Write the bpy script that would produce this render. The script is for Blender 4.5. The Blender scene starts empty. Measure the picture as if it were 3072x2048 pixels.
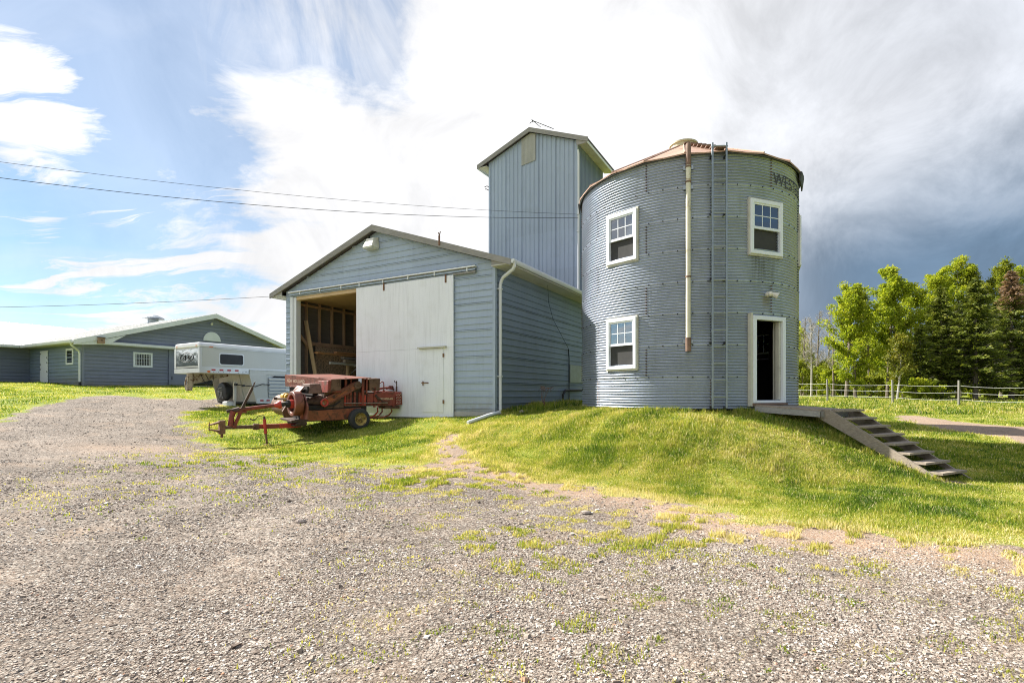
import bpy, bmesh, math, random
import numpy as np
from mathutils import Vector, Matrix
SC=bpy.context.scene; COL=SC.collection
R=math.radians
rng=np.random.default_rng(7); random.seed(7)
ROT=-29.14
ROOTZ={}

# ------------------------------------------------------------------ helpers
def tag(o,label=None,cat=None,group=None,kind=None):
    if label: o['label']=label
    if cat: o['category']=cat
    if group: o['group']=group
    if kind: o['kind']=kind
    return o
def thing(name,label,cat,x=0,y=0,z=0,rot=0,group=None,roll=None):
    o=bpy.data.objects.new(name,None); COL.objects.link(o)
    o.location=(x,y,z); o.rotation_euler=(roll or 0,0,R(rot)); o.empty_display_size=.3
    return tag(o,label,cat,group)
class MB:
    """collects shapes; build() links them as one mesh object"""
    def __init__(s): s.v=[]; s.f=[]
    def add(s,v,f):
        n=len(s.v); s.v+=[tuple(p) for p in v]; s.f+=[tuple(i+n for i in q) for q in f]; return s
    def hexa(s,p): return s.add(p,[(0,3,2,1),(4,5,6,7),(0,1,5,4),(1,2,6,5),(2,3,7,6),(3,0,4,7)])
    def box(s,x0,x1,y0,y1,z0,z1): return s.hexa([(x0,y0,z0),(x1,y0,z0),(x1,y1,z0),(x0,y1,z0),(x0,y0,z1),(x1,y0,z1),(x1,y1,z1),(x0,y1,z1)])
    def prism(s,pts,ax,a,b):
        n=len(pts); mk={'x':lambda p,t:(t,p[0],p[1]),'y':lambda p,t:(p[0],t,p[1]),'z':lambda p,t:(p[0],p[1],t)}[ax]
        return s.add([mk(p,a) for p in pts]+[mk(p,b) for p in pts],[tuple(range(n)),tuple(range(2*n-1,n-1,-1))]+[(i,(i+1)%n,n+(i+1)%n,n+i) for i in range(n)])
    def tube(s,pts,r,n=8,caps=True):
        pts=[Vector(p) for p in pts]; m=len(pts); rr=r if hasattr(r,'__len__') else [r]*m
        V=[];F=[]; up=None
        for i,p in enumerate(pts):
            t=(pts[min(i+1,m-1)]-pts[max(i-1,0)])
            if t.length<1e-9: t=Vector((0,0,1))
            t.normalize()
            if up is None: up=t.orthogonal().normalized()
            up=(up-t*up.dot(t)); 
            if up.length<1e-6: up=t.orthogonal()
            up.normalize(); w=t.cross(up)
            for k in range(n):
                a=2*math.pi*k/n; V.append(p+(up*math.cos(a)+w*math.sin(a))*rr[i])
        for i in range(m-1):
            for k in range(n):
                k2=(k+1)%n; F.append((i*n+k,i*n+k2,(i+1)*n+k2,(i+1)*n+k))
        if caps: F+=[tuple(range(n-1,-1,-1)),tuple(range((m-1)*n,m*n))]
        return s.add(V,F)
    def cyl(s,p0,p1,r0,r1=None,n=20): return s.tube([p0,p1],[r0,r0 if r1 is None else r1],n)
    def beam(s,p0,p1,w,h):
        p0=Vector(p0);p1=Vector(p1);t=(p1-p0).normalized()
        side=t.cross(Vector((0,0,1)))
        if side.length<1e-4: side=Vector((1,0,0))
        side.normalize(); up=side.cross(t).normalized()
        a=side*(w/2); b=up*(h/2)
        return s.hexa([p0-a-b,p0+a-b,p1+a-b,p1-a-b,p0-a+b,p0+a+b,p1+a+b,p1-a+b])
    def lathe(s,prof,c,ax='z',n=32,a0=0):
        V=[];F=[];m=len(prof)
        for (r,h) in prof:
            for k in range(n):
                a=2*math.pi*k/n+a0; ca,sa=r*math.cos(a),r*math.sin(a)
                V.append({'z':(c[0]+ca,c[1]+sa,c[2]+h),'y':(c[0]+ca,c[1]+h,c[2]+sa),'x':(c[0]+h,c[1]+ca,c[2]+sa)}[ax])
        for i in range(m-1):
            for k in range(n):
                k2=(k+1)%n; F.append((i*n+k,i*n+k2,(i+1)*n+k2,(i+1)*n+k))
        return s.add(V,F)
    def ball(s,c,r,n=12,m=7,sq=(1,1,1)):
        V=[];F=[]
        for i in range(m+1):
            ph=math.pi*i/m
            for k in range(n):
                a=2*math.pi*k/n; V.append((c[0]+r*sq[0]*math.sin(ph)*math.cos(a),c[1]+r*sq[1]*math.sin(ph)*math.sin(a),c[2]+r*sq[2]*math.cos(ph)))
        for i in range(m):
            for k in range(n):
                k2=(k+1)%n; F.append((i*n+k,i*n+k2,(i+1)*n+k2,(i+1)*n+k))
        return s.add(V,F)
    def build(s,name,mat,parent=None,smooth=False,bevel=0,label=None,kind=None,off=None):
        dz=0; p=parent
        while p is not None:
            if p.name in ROOTZ: dz=ROOTZ[p.name]
            p=p.parent
        me=bpy.data.meshes.new(name); me.from_pydata([(x,y,z-dz) for x,y,z in s.v],[],s.f)
        bm=bmesh.new(); bm.from_mesh(me); bmesh.ops.remove_doubles(bm,verts=bm.verts,dist=1e-5) if smooth else None
        bmesh.ops.recalc_face_normals(bm,faces=bm.faces); bm.to_mesh(me); bm.free()
        if smooth:
            me.polygons.foreach_set('use_smooth',[True]*len(me.polygons))
            try: me.set_sharp_from_angle(angle=R(38))
            except Exception: pass
        o=bpy.data.objects.new(name,me); COL.objects.link(o); me.materials.append(mat)
        if parent is not None: o.parent=parent
        if off: o.location=off
        if bevel:
            b=o.modifiers.new('bevel','BEVEL'); b.width=bevel; b.segments=2; b.limit_method='ANGLE'; b.angle_limit=R(40)
        if label: o['label']=label
        if kind: o['kind']=kind
        return o
def copy_tree(o,parent=None):
    c=o.copy(); COL.objects.link(c); c.parent=parent
    for ch in list(o.children): copy_tree(ch,c)
    return c
def np_mesh(name,V,F,mat,parent=None,attr=None,smooth=False):
    """V (n,3) array, F (m,k) array"""
    me=bpy.data.meshes.new(name); V=np.ascontiguousarray(V,np.float32); F=np.ascontiguousarray(F,np.int32)
    m,k=F.shape
    me.vertices.add(len(V)); me.vertices.foreach_set('co',V.ravel())
    me.loops.add(m*k); me.loops.foreach_set('vertex_index',F.ravel())
    me.polygons.add(m); me.polygons.foreach_set('loop_start',np.arange(0,m*k,k,dtype=np.int32))
    me.polygons.foreach_set('use_smooth',np.full(m,smooth))
    for an,av in (attr or {}).items():
        a=me.attributes.new(an,'FLOAT','POINT'); a.data.foreach_set('value',np.ascontiguousarray(av,np.float32))
    me.update(calc_edges=True); me.validate()
    o=bpy.data.objects.new(name,me); COL.objects.link(o); me.materials.append(mat)
    if parent is not None: o.parent=parent
    return o
def text_mesh(txt,size,bold=0.0,spacing=1.0):
    cu=bpy.data.curves.new('lettering','FONT'); cu.body=txt; cu.size=size; cu.offset=bold; cu.space_character=spacing; cu.resolution_u=3
    o=bpy.data.objects.new('lettering',cu); COL.objects.link(o)
    dg=bpy.context.evaluated_depsgraph_get(); me=bpy.data.meshes.new_from_object(o.evaluated_get(dg))
    bpy.data.objects.remove(o); bpy.data.curves.remove(cu)
    return me
def text_obj(name,txt,size,mat,parent,fn,bold=0.0,spacing=1.0):
    """fn maps flat letter coordinates (u right, v up) to the surface"""
    me=text_mesh(txt,size,bold,spacing)
    bm=bmesh.new(); bm.from_mesh(me)
    bmesh.ops.subdivide_edges(bm,edges=[e for e in bm.edges if e.calc_length()>size*.25],cuts=1)
    bmesh.ops.triangulate(bm,faces=bm.faces)
    for v in bm.verts: v.co=Vector(fn(v.co.x,v.co.y))
    bm.to_mesh(me); bm.free(); me.name=name
    o=bpy.data.objects.new(name,me); COL.objects.link(o); me.materials.clear(); me.materials.append(mat); o.parent=parent
    return o

# ------------------------------------------------------------------ materials
class NT:
    def __init__(s,name):
        s.m=bpy.data.materials.new(name); s.m.use_nodes=True; s.t=s.m.node_tree; s.t.nodes.clear()
        s.out=s.n('ShaderNodeOutputMaterial')
    def n(s,typ,**kw):
        nd=s.t.nodes.new(typ)
        for k,v in kw.items():
            if k.startswith('i_'):
                key=k[2:]; key=int(key) if key.isdigit() else key.replace('_',' ')
                if isinstance(v,bpy.types.NodeSocket): s.t.links.new(v,nd.inputs[key])
                else: nd.inputs[key].default_value=v
            else: setattr(nd,k,v)
        return nd
    def link(s,a,b): s.t.links.new(a,b)
    def coord(s,kind='Object',scale=None):
        c=s.n('ShaderNodeTexCoord').outputs[kind]
        if scale is not None: c=s.n('ShaderNodeMapping',i_Vector=c,i_Scale=scale).outputs[0]
        return c
    def noise(s,vec,scale,detail=4,rough=.55,dist=0):
        return s.n('ShaderNodeTexNoise',i_Vector=vec,i_Scale=scale,i_Detail=detail,i_Roughness=rough,i_Distortion=dist).outputs[0]
    def ramp(s,fac,stops):
        r=s.n('ShaderNodeValToRGB',i_Fac=fac); e=r.color_ramp.elements
        while len(e)<len(stops): e.new(.5)
        for el,(p,c) in zip(e,stops):
            el.position=p; el.color=(c,c,c,1) if isinstance(c,(int,float)) else (*c,1)
        return r.outputs[0]
    def mr(s,v,a,b,c=0,d=1,smooth=False):
        nd=s.n('ShaderNodeMapRange',i_Value=v,i_1=a,i_2=b,i_3=c,i_4=d)
        if smooth: nd.interpolation_type='SMOOTHSTEP'
        return nd.outputs[0]
    def math(s,op,a,b=0,c=0,clamp=False):
        nd=s.n('ShaderNodeMath',operation=op,use_clamp=clamp)
        for i,v in enumerate((a,b,c)):
            if isinstance(v,bpy.types.NodeSocket): s.link(v,nd.inputs[i])
            else: nd.inputs[i].default_value=v
        return nd.outputs[0]
    def mix(s,fac,a,b,mode='MIX'):
        nd=s.n('ShaderNodeMix',data_type='RGBA',blend_type=mode)
        for i,v in ((0,fac),(6,a),(7,b)):
            if isinstance(v,bpy.types.NodeSocket): s.link(v,nd.inputs[i])
            else: nd.inputs[i].default_value=(*v,1) if (i and len(v)==3) else v
        return nd.outputs[2]
    def bsdf(s,col,rough=.6,metal=0.,normal=None,spec=None):
        b=s.n('ShaderNodeBsdfPrincipled')
        for k,v in (('Base Color',col),('Roughness',rough),('Metallic',metal)):
            if isinstance(v,bpy.types.NodeSocket): s.link(v,b.inputs[k])
            else: b.inputs[k].default_value=(*v,1) if k=='Base Color' else v
        if normal is not None: s.link(normal,b.inputs['Normal'])
        if spec is not None: b.inputs['Specular IOR Level'].default_value=spec
        s.link(b.outputs[0],s.out.inputs[0]); return b
    def bump(s,h,strength=.3,dist=.02,normal=None):
        nd=s.n('ShaderNodeBump',i_Height=h,i_Strength=strength,i_Distance=dist)
        if normal is not None: s.link(normal,nd.inputs['Normal'])
        return nd.outputs[0]
def pm(name,col,rough=.6,metal=0.,var=.12,scale=2.,fine=40.,streak=0.,rust=None,bump=.0,spec=None,dirt=None,panels=None,splash=None):
    """painted / weathered surface: blotches, fine grain, vertical streaks, patches of rust"""
    t=NT(name); co=t.coord()
    a=t.noise(co,scale,5); b=t.noise(co,fine,3)
    k=t.math('ADD',t.mr(a,.3,.7,1-var,1+var),t.mr(b,.3,.7,-var*.5,var*.5))
    c=t.mix(1.,col,t.n('ShaderNodeCombineColor',i_0=k,i_1=k,i_2=k).outputs[0],'MULTIPLY')
    if streak:
        sv=t.noise(t.coord(scale=(9,9,.6)),1.5,4)
        c=t.mix(t.mr(sv,.5,.75,0,streak),c,tuple(x*.45 for x in col))
    rg=rough
    if panels:   # sheets laid at different times have faded differently
        fl=t.n('ShaderNodeVectorMath',operation='FLOOR',i_0=t.n('ShaderNodeVectorMath',operation='MULTIPLY',i_0=co,i_1=tuple(1/q for q in panels)).outputs[0]).outputs[0]
        wn=t.n('ShaderNodeTexWhiteNoise',i_Vector=fl).outputs['Value']; kk=t.mr(wn,0,1,.93,1.06)
        c=t.mix(1.,c,t.n('ShaderNodeCombineColor',i_0=kk,i_1=kk,i_2=kk).outputs[0],'MULTIPLY')
    if splash:   # mud splashed up the foot of the wall
        zz=t.n('ShaderNodeSeparateXYZ',i_0=co).outputs[2]
        sf=t.math('MULTIPLY',t.mr(zz,splash[0],splash[1],.75,0,True),t.mr(t.noise(co,3.5,5,.65),.35,.65,.2,1))
        c=t.mix(sf,c,splash[2])
    if dirt:
        c=t.mix(t.mr(t.noise(co,scale*2.3,5,.6),.55,.72,0,dirt[0]),c,dirt[1])
    if rust:
        amt,rc,rs=rust
        rn=t.noise(co,rs,6,.65,.6)
        f=t.mr(rn,.62-amt*.4,.72-amt*.3,0,1)
        rc2=t.mix(t.noise(co,rs*4,3),rc,tuple(x*.45 for x in rc))
        c=t.mix(f,c,rc2); rg=t.mr(f,0,1,rough,.85)
    nm=t.bump(b,bump,.01) if bump else None
    t.bsdf(c,rg,metal,nm,spec); return t.m
def wood(name,c1,c2,axis=(1,12,12),rough=.85,scale=3.):
    t=NT(name); co=t.coord(scale=axis); n=t.noise(co,scale,6,.65,.4); b=t.noise(t.coord(),1.3,3)
    c=t.mix(t.mr(n,.3,.7),c1,c2); c=t.mix(t.mr(b,.4,.7,0,.45),c,tuple(x*.55 for x in c1))
    t.bsdf(c,rough,0,t.bump(n,.4,.006)); return t.m
def flat(name,col,rough=.6,metal=0.,spec=None):
    t=NT(name); co=t.coord(); k=t.mr(t.noise(co,6,3),.3,.7,.9,1.1)
    t.bsdf(t.mix(1.,col,t.n('ShaderNodeCombineColor',i_0=k,i_1=k,i_2=k).outputs[0],'MULTIPLY'),rough,metal,None,spec); return t.m
def leafy(name,stops,trans=.45,rough=.55):
    """thin leaves: diffuse + light coming through, colour from the 'tint' attribute"""
    t=NT(name); a=t.n('ShaderNodeAttribute',attribute_name='tint').outputs['Fac']
    c=t.ramp(a,stops)
    d=t.n('ShaderNodeBsdfPrincipled',i_Base_Color=c,i_Roughness=rough); d.inputs['Specular IOR Level'].default_value=.25
    tr=t.n('ShaderNodeBsdfTranslucent',i_Color=t.mix(1.,c,(1.15,1.12,.65),'MULTIPLY'))
    mx=t.n('ShaderNodeMixShader',i_0=trans,i_1=d.outputs[0],i_2=tr.outputs[0])
    t.link(mx.outputs[0],t.out.inputs[0]); return t.m

M={}
M['blue']=pm('blue_steel_siding',(.225,.285,.375),.48,0,.07,.7,60,.16,spec=.4,dirt=(.35,(.24,.275,.30)),panels=(3.1,3.1,.813),splash=(.1,.8,(.20,.17,.13)))  # shade on the shed and tower sides is put into this darker blue
M['blue2']=pm('skylit_blue_siding',(.385,.46,.575),.48,0,.06,.5,40,.18,spec=.4,dirt=(.4,(.29,.345,.41)),panels=(3.17,50,.813),splash=(.2,.85,(.26,.24,.21)))  # lighter copy for the fronts, their sky light put into the colour
M['slate']=pm('slate_siding',(.215,.24,.33),.55,0,.06,.6,30,.14,dirt=(.3,(.17,.19,.21)),panels=(4.1,4.1,.813),splash=(0,.6,(.22,.20,.17)))
M['white']=pm('white_paint',(.73,.76,.80),.5,0,.05,1.2,30,.10)
M['doorwhite']=pm('weathered_white_plywood',(.86,.88,.94),.55,0,.05,.6,25,.22,dirt=(.3,(.64,.65,.65)))
M['vinyl']=pm('white_vinyl',(.78,.82,.88),.4,0,.03,2,30,.05)
M['cream']=pm('cream_soffit',(.58,.57,.50),.7,0,.10,1.5,20,0,dirt=(.4,(.33,.29,.2)))
M['greywood']=wood('grey_weathered_wood',(.40,.385,.365),(.24,.23,.215))
M['greywoody']=wood('grey_weathered_boards',(.42,.355,.285),(.20,.16,.125),(7,5,16))
M['plankwood']=wood('new_pine',(.74,.55,.34),(.64,.46,.27),(14,14,1))
M['stud']=wood('old_studs',(.52,.36,.24),(.34,.22,.15),(14,14,1))
M['ply']=wood('plywood_ceiling',(.62,.43,.25),(.44,.29,.16),(1,9,9))
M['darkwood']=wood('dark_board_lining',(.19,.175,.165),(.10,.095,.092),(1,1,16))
M['osb']=pm('strand_board',(.42,.30,.21),.85,0,.5,14,40)
M['concrete']=pm('concrete',(.40,.39,.37),.9,0,.16,2,40,.15,bump=.3)
M['shingle']=pm('dark_shingle',(.11,.105,.10),.9,0,.25,5,50)
M['whiteroof']=pm('white_metal_roof',(.78,.77,.74),.38,0,.04,.5,20,0,dirt=(.3,(.62,.52,.44)))
M['black']=flat('black_rubber',(.022,.022,.024),.6)
M['dark']=flat('dark_gap',(.02,.02,.022),.9)
M['glassdark']=None
M['soil']=pm('soil',(.2,.13,.08),.95,0,.2,4,30)
M['galv']=pm('galvanised_rail',(.33,.37,.41),.45,.6,.12,6,60)
M['pipe']=pm('stained_pipe',(.66,.63,.50),.6,0,.10,2,20,0,rust=(.17,(.40,.22,.06),2.6))
M['rustpipe']=pm('rusty_pipe',(.20,.125,.09),.8,0,.3,6,40)
M['rust']=pm('rust',(.19,.10,.06),.85,0,.35,9,60)
M['rustroof']=pm('rusty_roof',(.46,.30,.225),.6,.1,.15,1.6,30,0,rust=(.22,(.36,.19,.11),1.8))
M['darkflash']=pm('dark_flashing',(.06,.065,.06),.7,0,.3,5,40)
M['capcream']=pm('cream_vent',(.55,.50,.34),.6,0,.12,6,40,0,rust=(.15,(.3,.16,.07),9))
M['bolt']=flat('dark_bolt',(.03,.032,.034),.6,.3)
M['rustbolt']=flat('rusty_bolt',(.13,.065,.03),.8)
M['balerred']=pm('faded_red_paint',(.25,.045,.030),.55,0,.22,3,50,.15,rust=(.30,(.13,.055,.032),5),dirt=(.3,(.22,.13,.095)))
M['balerorange']=pm('worn_orange_red_guard',(.33,.095,.042),.55,0,.2,4,50,0,rust=(.32,(.17,.08,.045),5))
M['balerpale']=pm('chalky_red_sheet',(.225,.072,.052),.48,0,.2,2.5,50,.2,rust=(.30,(.13,.055,.035),4),dirt=(.35,(.25,.15,.115)))
M['balerdust']=pm('dusty_brown_sheet',(.15,.078,.052),.65,0,.25,3,50,.1,rust=(.32,(.085,.04,.026),5))
M['balerbright']=pm('bright_red_paint',(.48,.045,.03),.5,0,.1,4,40,0,rust=(.10,(.25,.08,.05),7))
M['balerdark']=pm('greasy_iron',(.075,.045,.035),.7,.2,.3,7,60)
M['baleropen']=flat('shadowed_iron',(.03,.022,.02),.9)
M['steel']=pm('bare_steel',(.33,.25,.2),.5,.5,.2,8,60)
M['tyre']=pm('worn_tyre',(.045,.045,.046),.8,0,.2,6,60,bump=.2)
M['yellowrim']=pm('yellow_rim',(.55,.40,.12),.6,0,.12,5,40,0,rust=(.28,(.16,.085,.05),8))
M['yellow']=pm('yellow_paint',(.6,.34,.03),.6,0,.15,6,40,0,rust=(.18,(.2,.1,.05),9))
M['lettering']=flat('faded_lettering',(.62,.48,.38),.7)
M['lettergold']=flat('pale_gold_lettering',(.75,.58,.38),.7)
M['stencil']=flat('black_stencil',(.05,.052,.055),.7)
M['trailerwhite']=pm('trailer_white',(.62,.63,.60),.35,0,.03,1,20,.04)
M['alu']=pm('aluminium_extrusion',(.72,.74,.75),.35,.35,.05,3,40)
M['trailerroof']=pm('trailer_roof',(.80,.81,.82),.3,.1,.03,2,20)
M['bulkhead']=pm('dusty_bulkhead',(.66,.64,.58),.5,0,.08,1.3,20,.2,dirt=(.3,(.33,.26,.19)))
M['reflector']=flat('red_reflector',(.5,.03,.03),.3)
M['amber']=flat('amber_lens',(.7,.17,.03),.3)
M['cover']=pm('black_vinyl_cover',(.022,.024,.027),.5,0,.2,5,40)
M['covermark']=flat('grey_print',(.28,.29,.3),.7)
M['coupler']=pm('peeling_white_iron',(.50,.44,.32),.7,0,.15,5,50,0,rust=(.35,(.20,.10,.05),8))
M['rope']=flat('white_fence_rope',(.78,.78,.76),.6)
M['post']=wood('silver_fence_post',(.33,.31,.28),(.20,.185,.165),(10,10,1))
M['cable']=flat('black_cable',(.03,.03,.034),.6)
M['hosebeige']=flat('beige_hose',(.42,.37,.24),.6)
M['hoseyellow']=flat('yellow_hose',(.65,.5,.05),.5)
M['redpost']=flat('red_paint_post',(.35,.02,.03),.5)
M['lampbody']=pm('white_lamp_housing',(.72,.70,.62),.5,0,.08,5,40)
M['lens']=flat('clear_lens',(.55,.58,.5),.15)
M['bark']=pm('grey_brown_bark',(.17,.14,.11),.95,0,.3,5,30,bump=.4)
M['barkpale']=pm('pale_bark',(.33,.31,.28),.9,0,.3,6,30,bump=.3)
M['barkspruce']=pm('spruce_bark',(.16,.135,.12),.95,0,.3,6,30,bump=.4)
M['birdbox']=pm('brown_nest_box',(.33,.22,.16),.85,0,.2,8,40)
M['translucent']=pm('yellowed_fibreglass',(.42,.42,.38),.6,0,.10,2,20,.25)
M['liner']=flat('bin_lining',(.055,.05,.045),.9)
M['whitepipe']=flat('white_plastic',(.7,.7,.68),.45)
M['orangeboard']=wood('orange_board',(.62,.33,.15),(.46,.23,.10),(1,14,14))
M['stone']=pm('field_stone',(.36,.30,.26),.9,0,.2,8,40,bump=.3)
M['chrome']=None
def glass_mat():
    t=NT('window_glass')
    g=t.n('ShaderNodeBsdfGlossy',i_Color=(.95,.97,1,1),i_Roughness=.02)
    tr=t.n('ShaderNodeBsdfTransparent',i_Color=(.62,.66,.66,1))
    fr=t.n('ShaderNodeFresnel',i_IOR=1.55)
    f=t.math('ADD',t.math('MULTIPLY',fr.outputs[0],1.6),.16,clamp=True)
    mx=t.n('ShaderNodeMixShader',i_0=f,i_1=tr.outputs[0],i_2=g.outputs[0])
    t.link(mx.outputs[0],t.out.inputs[0]); return t.m
M['glass']=glass_mat()
def chrome_mat():
    t=NT('polished_aluminium'); co=t.coord(); n=t.noise(co,3.2,2,.4,.3)
    t.bsdf((.50,.54,.56),.16,1.,t.bump(n,.22,.05)); return t.m
M['chrome']=chrome_mat()
def bin_mat():
    t=NT('galvanised_corrugated_steel'); co=t.coord()
    sp=t.n('ShaderNodeTexVoronoi',i_Vector=co,i_Scale=38.).outputs['Color']
    sp=t.n('ShaderNodeSeparateColor',i_0=sp).outputs[0]
    big=t.noise(co,.9,5); sheet=t.noise(t.coord(scale=(.5,.5,1.36)),1.0,1)
    ang0=t.n('ShaderNodeSeparateXYZ',i_0=co); rg_=t.math('FLOOR',t.math('DIVIDE',ang0.outputs[2],.735)); se_=t.math('FLOOR',t.math('ADD',t.math('MULTIPLY',t.math('ADD',t.math('ARCTAN2',ang0.outputs[1],ang0.outputs[0]),R(96.5)),.9549),t.math('MULTIPLY',rg_,.5)))
    pn=t.n('ShaderNodeTexWhiteNoise',i_Vector=t.n('ShaderNodeCombineXYZ',i_0=rg_,i_1=se_,i_2=3.).outputs[0]).outputs['Value']; big0=t.mr(pn,0,1,-.09,.09)
    k=t.math('ADD',t.math('ADD',big0,t.mr(sp,0,1,-.08,.08)),t.math('ADD',t.mr(big,.3,.7,.88,1.1),t.mr(sheet,.3,.7,-.07,.07)))
    c=t.mix(1.,(.365,.41,.50),t.n('ShaderNodeCombineColor',i_0=k,i_1=k,i_2=k).outputs[0],'MULTIPLY')
    st=t.noise(t.coord(scale=(5,5,.35)),1.4,5,.6)
    c=t.mix(t.mr(st,.56,.78,0,.30),c,(.19,.20,.19))
    # run-off stain on the sheet below the upper window above the door
    xyz=t.n('ShaderNodeSeparateXYZ',i_0=co)
    ang=t.math('ARCTAN2',xyz.outputs[1],xyz.outputs[0])
    m1=t.math('MULTIPLY',t.mr(ang,R(-80),R(-73),0,1,True),t.mr(ang,R(-66),R(-60),1,0,True))
    m2=t.math('MULTIPLY',t.mr(xyz.outputs[2],3.58,3.6,1,0),t.mr(xyz.outputs[2],2.5,3.5,0,1,True))
    sn=t.noise(t.coord(scale=(7,7,.5)),2.2,4)
    c=t.mix(t.math('MULTIPLY',t.math('MULTIPLY',m1,m2),t.mr(sn,.38,.62,0,.75)),c,(.10,.10,.095))
    m3=t.math('MULTIPLY',t.mr(ang,R(-72),R(-70),0,1,True),t.mr(ang,R(-67.5),R(-66),1,0,True))
    m4=t.mr(xyz.outputs[2],2.15,2.6,0,1,True); m4=t.math('MULTIPLY',m4,t.mr(xyz.outputs[2],2.6,2.62,1,0))
    c=t.mix(t.math('MULTIPLY',t.math('MULTIPLY',m3,m4),.5),c,(.28,.20,.11))
    rg=t.mr(t.noise(co,14,3),.3,.7,.33,.46)
    t.bsdf(c,rg,.55); return t.m
M['bin']=bin_mat()
M['leafgrass']=leafy('grass_blades',[(0,(.055,.11,.016)),(.28,(.16,.25,.028)),(.55,(.35,.385,.055)),(.80,(.55,.50,.15)),(1,(.70,.62,.37))],.45)
M['leafA']=leafy('spring_leaves',[(0,(.15,.21,.016)),(.5,(.33,.395,.03)),(1,(.52,.51,.06))],.58)
M['leafB']=leafy('olive_leaves',[(0,(.12,.165,.018)),(.5,(.25,.29,.03)),(1,(.40,.39,.06))],.5)
M['leafY']=leafy('yellow_green_leaves',[(0,(.10,.13,.018)),(.5,(.2,.21,.028)),(1,(.33,.27,.05))],.42)
M['needle']=leafy('spruce_needles',[(0,(.045,.06,.014)),(.5,(.105,.14,.022)),(.82,(.20,.235,.035)),(1,(.30,.30,.06))],.28)
M['needlered']=leafy('brown_budding_twigs',[(0,(.10,.08,.04)),(.5,(.25,.16,.10)),(1,(.38,.25,.17))],.25)
M['twig']=leafy('bare_twigs',[(0,(.16,.13,.11)),(.5,(.30,.26,.24)),(1,(.5,.46,.44))],.15)
M['weed']=leafy('broad_leaf_weeds',[(0,(.09,.15,.015)),(.5,(.19,.27,.025)),(1,(.36,.38,.06))],.45)
M['screen']=flat('insect_screen',(.05,.05,.05),.9)

# ground heights: smooth fit through surveyed points plus the mound under the bin
CAM_Z=1.6
BIN=(4.895,14.61); BIN_R=2.86
TP=np.array([(0,1.5,0),(-4,2,0),(4,2,0),(-8,3,0),(8,3,0),(0,5,0),(-5,6,0),(5,6,0),(-10,7,.08),(10,7,-.02),(0,9,.08),(4,9,.03),(7.7,9.0,0),(9.2,9.2,0),(-4,10,.1),
(-.5,15.3,.84),(-2.3,16.1,.82),(-4.6,15.65,.5),(-4.3,17.2,.72),(-6.9,14.3,.2),(-7.4,13.1,.17),(-8.9,19.9,.95),(-1.2,13,.45),(-.9,10.6,.18),(2,10.2,.12),(-10.6,20.3,.93),(-10.2,22.3,1.02),(-12,19,.95),
(-24.3,29,2.06),(-27,31.2,2.2),(-22,33.2,2.1),(-17,41,2.1),(-31,30,2.25),(-12.8,12.8,.5),(-16,15.5,.85),(-20,20,1.4),(-15,20.5,1.25),(-30,20,1.6),(-14,26,1.6),
(11,11,.08),(13.8,14,.35),(17.6,23,.62),(21.6,35,1.05),(23.8,32,.92),(25.7,29.4,.84),(27,27,.75),(20,18,.45),(30,50,1.3),(14,38,1.15),(10,24,.8),(40,40,1.1),(40,25,.6),(30,12,.2),
(0,45,1.6),(-40,50,2.6),(-40,25,2.0),(0,70,1.7),(50,70,1.5),(-50,75,2.8),(70,40,1.2),(-30,5,.2),(30,-5,0),(-30,-10,0),(0,-15,0)],float)
def _phi(r): return np.sqrt(r*r+4.0)
def _fit():
    P=TP[:,:2]; n=len(P)
    A=_phi(np.linalg.norm(P[:,None]-P[None],axis=2))+np.eye(n)*-0.02
    Q=np.hstack([np.ones((n,1)),P*.02])
    M=np.zeros((n+3,n+3)); M[:n,:n]=A; M[:n,n:]=Q; M[n:,:n]=Q.T
    return np.linalg.solve(M,np.append(TP[:,2],[0,0,0]))
WTS=_fit()
def sst(a,b,x):
    t=np.clip((x-a)/(b-a),0,1); return t*t*(3-2*t)
def ground(x,y):
    x=np.asarray(x,float); y=np.asarray(y,float); sh=np.broadcast(x,y).shape
    xx=np.clip(np.broadcast_to(x,sh).ravel(),-75,85); yy=np.clip(np.broadcast_to(y,sh).ravel(),-20,85)
    z=np.zeros(len(xx)); n=len(TP)
    for i in range(n):
        z+=WTS[i]*_phi(np.hypot(xx-TP[i,0],yy-TP[i,1]))
    z+=WTS[n]+WTS[n+1]*xx*.02+WTS[n+2]*yy*.02
    # mound: capsule from bin centre towards the shed wall
    ax,ay=BIN; bx,by=3.4,19.5
    t=np.clip(((xx-ax)*(bx-ax)+(yy-ay)*(by-ay))/((bx-ax)**2+(by-ay)**2),0,1)
    d=np.hypot(xx-ax-t*(bx-ax),yy-ay-t*(by-ay))
    dd=d+.10*np.sin(xx*1.3)+.08*np.sin(yy*1.7+1); w=1-(.5*sst(3.1,6.1,dd)+.5*np.clip((dd-3.1)/3.0,0,1))
    z=z*(1-w)+np.maximum(z,1.175)*w
    z+=.03*w*np.sin(xx*3.1+1.7*np.sin(yy*1.3))*np.sin(yy*3.7+xx)
    z+=.018*np.sin(xx*2.1+yy*.7)*np.sin(yy*1.9-xx*.5)+.03*np.sin(xx*.63+1)*np.sin(yy*.71)
    return z.reshape(sh)

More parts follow.
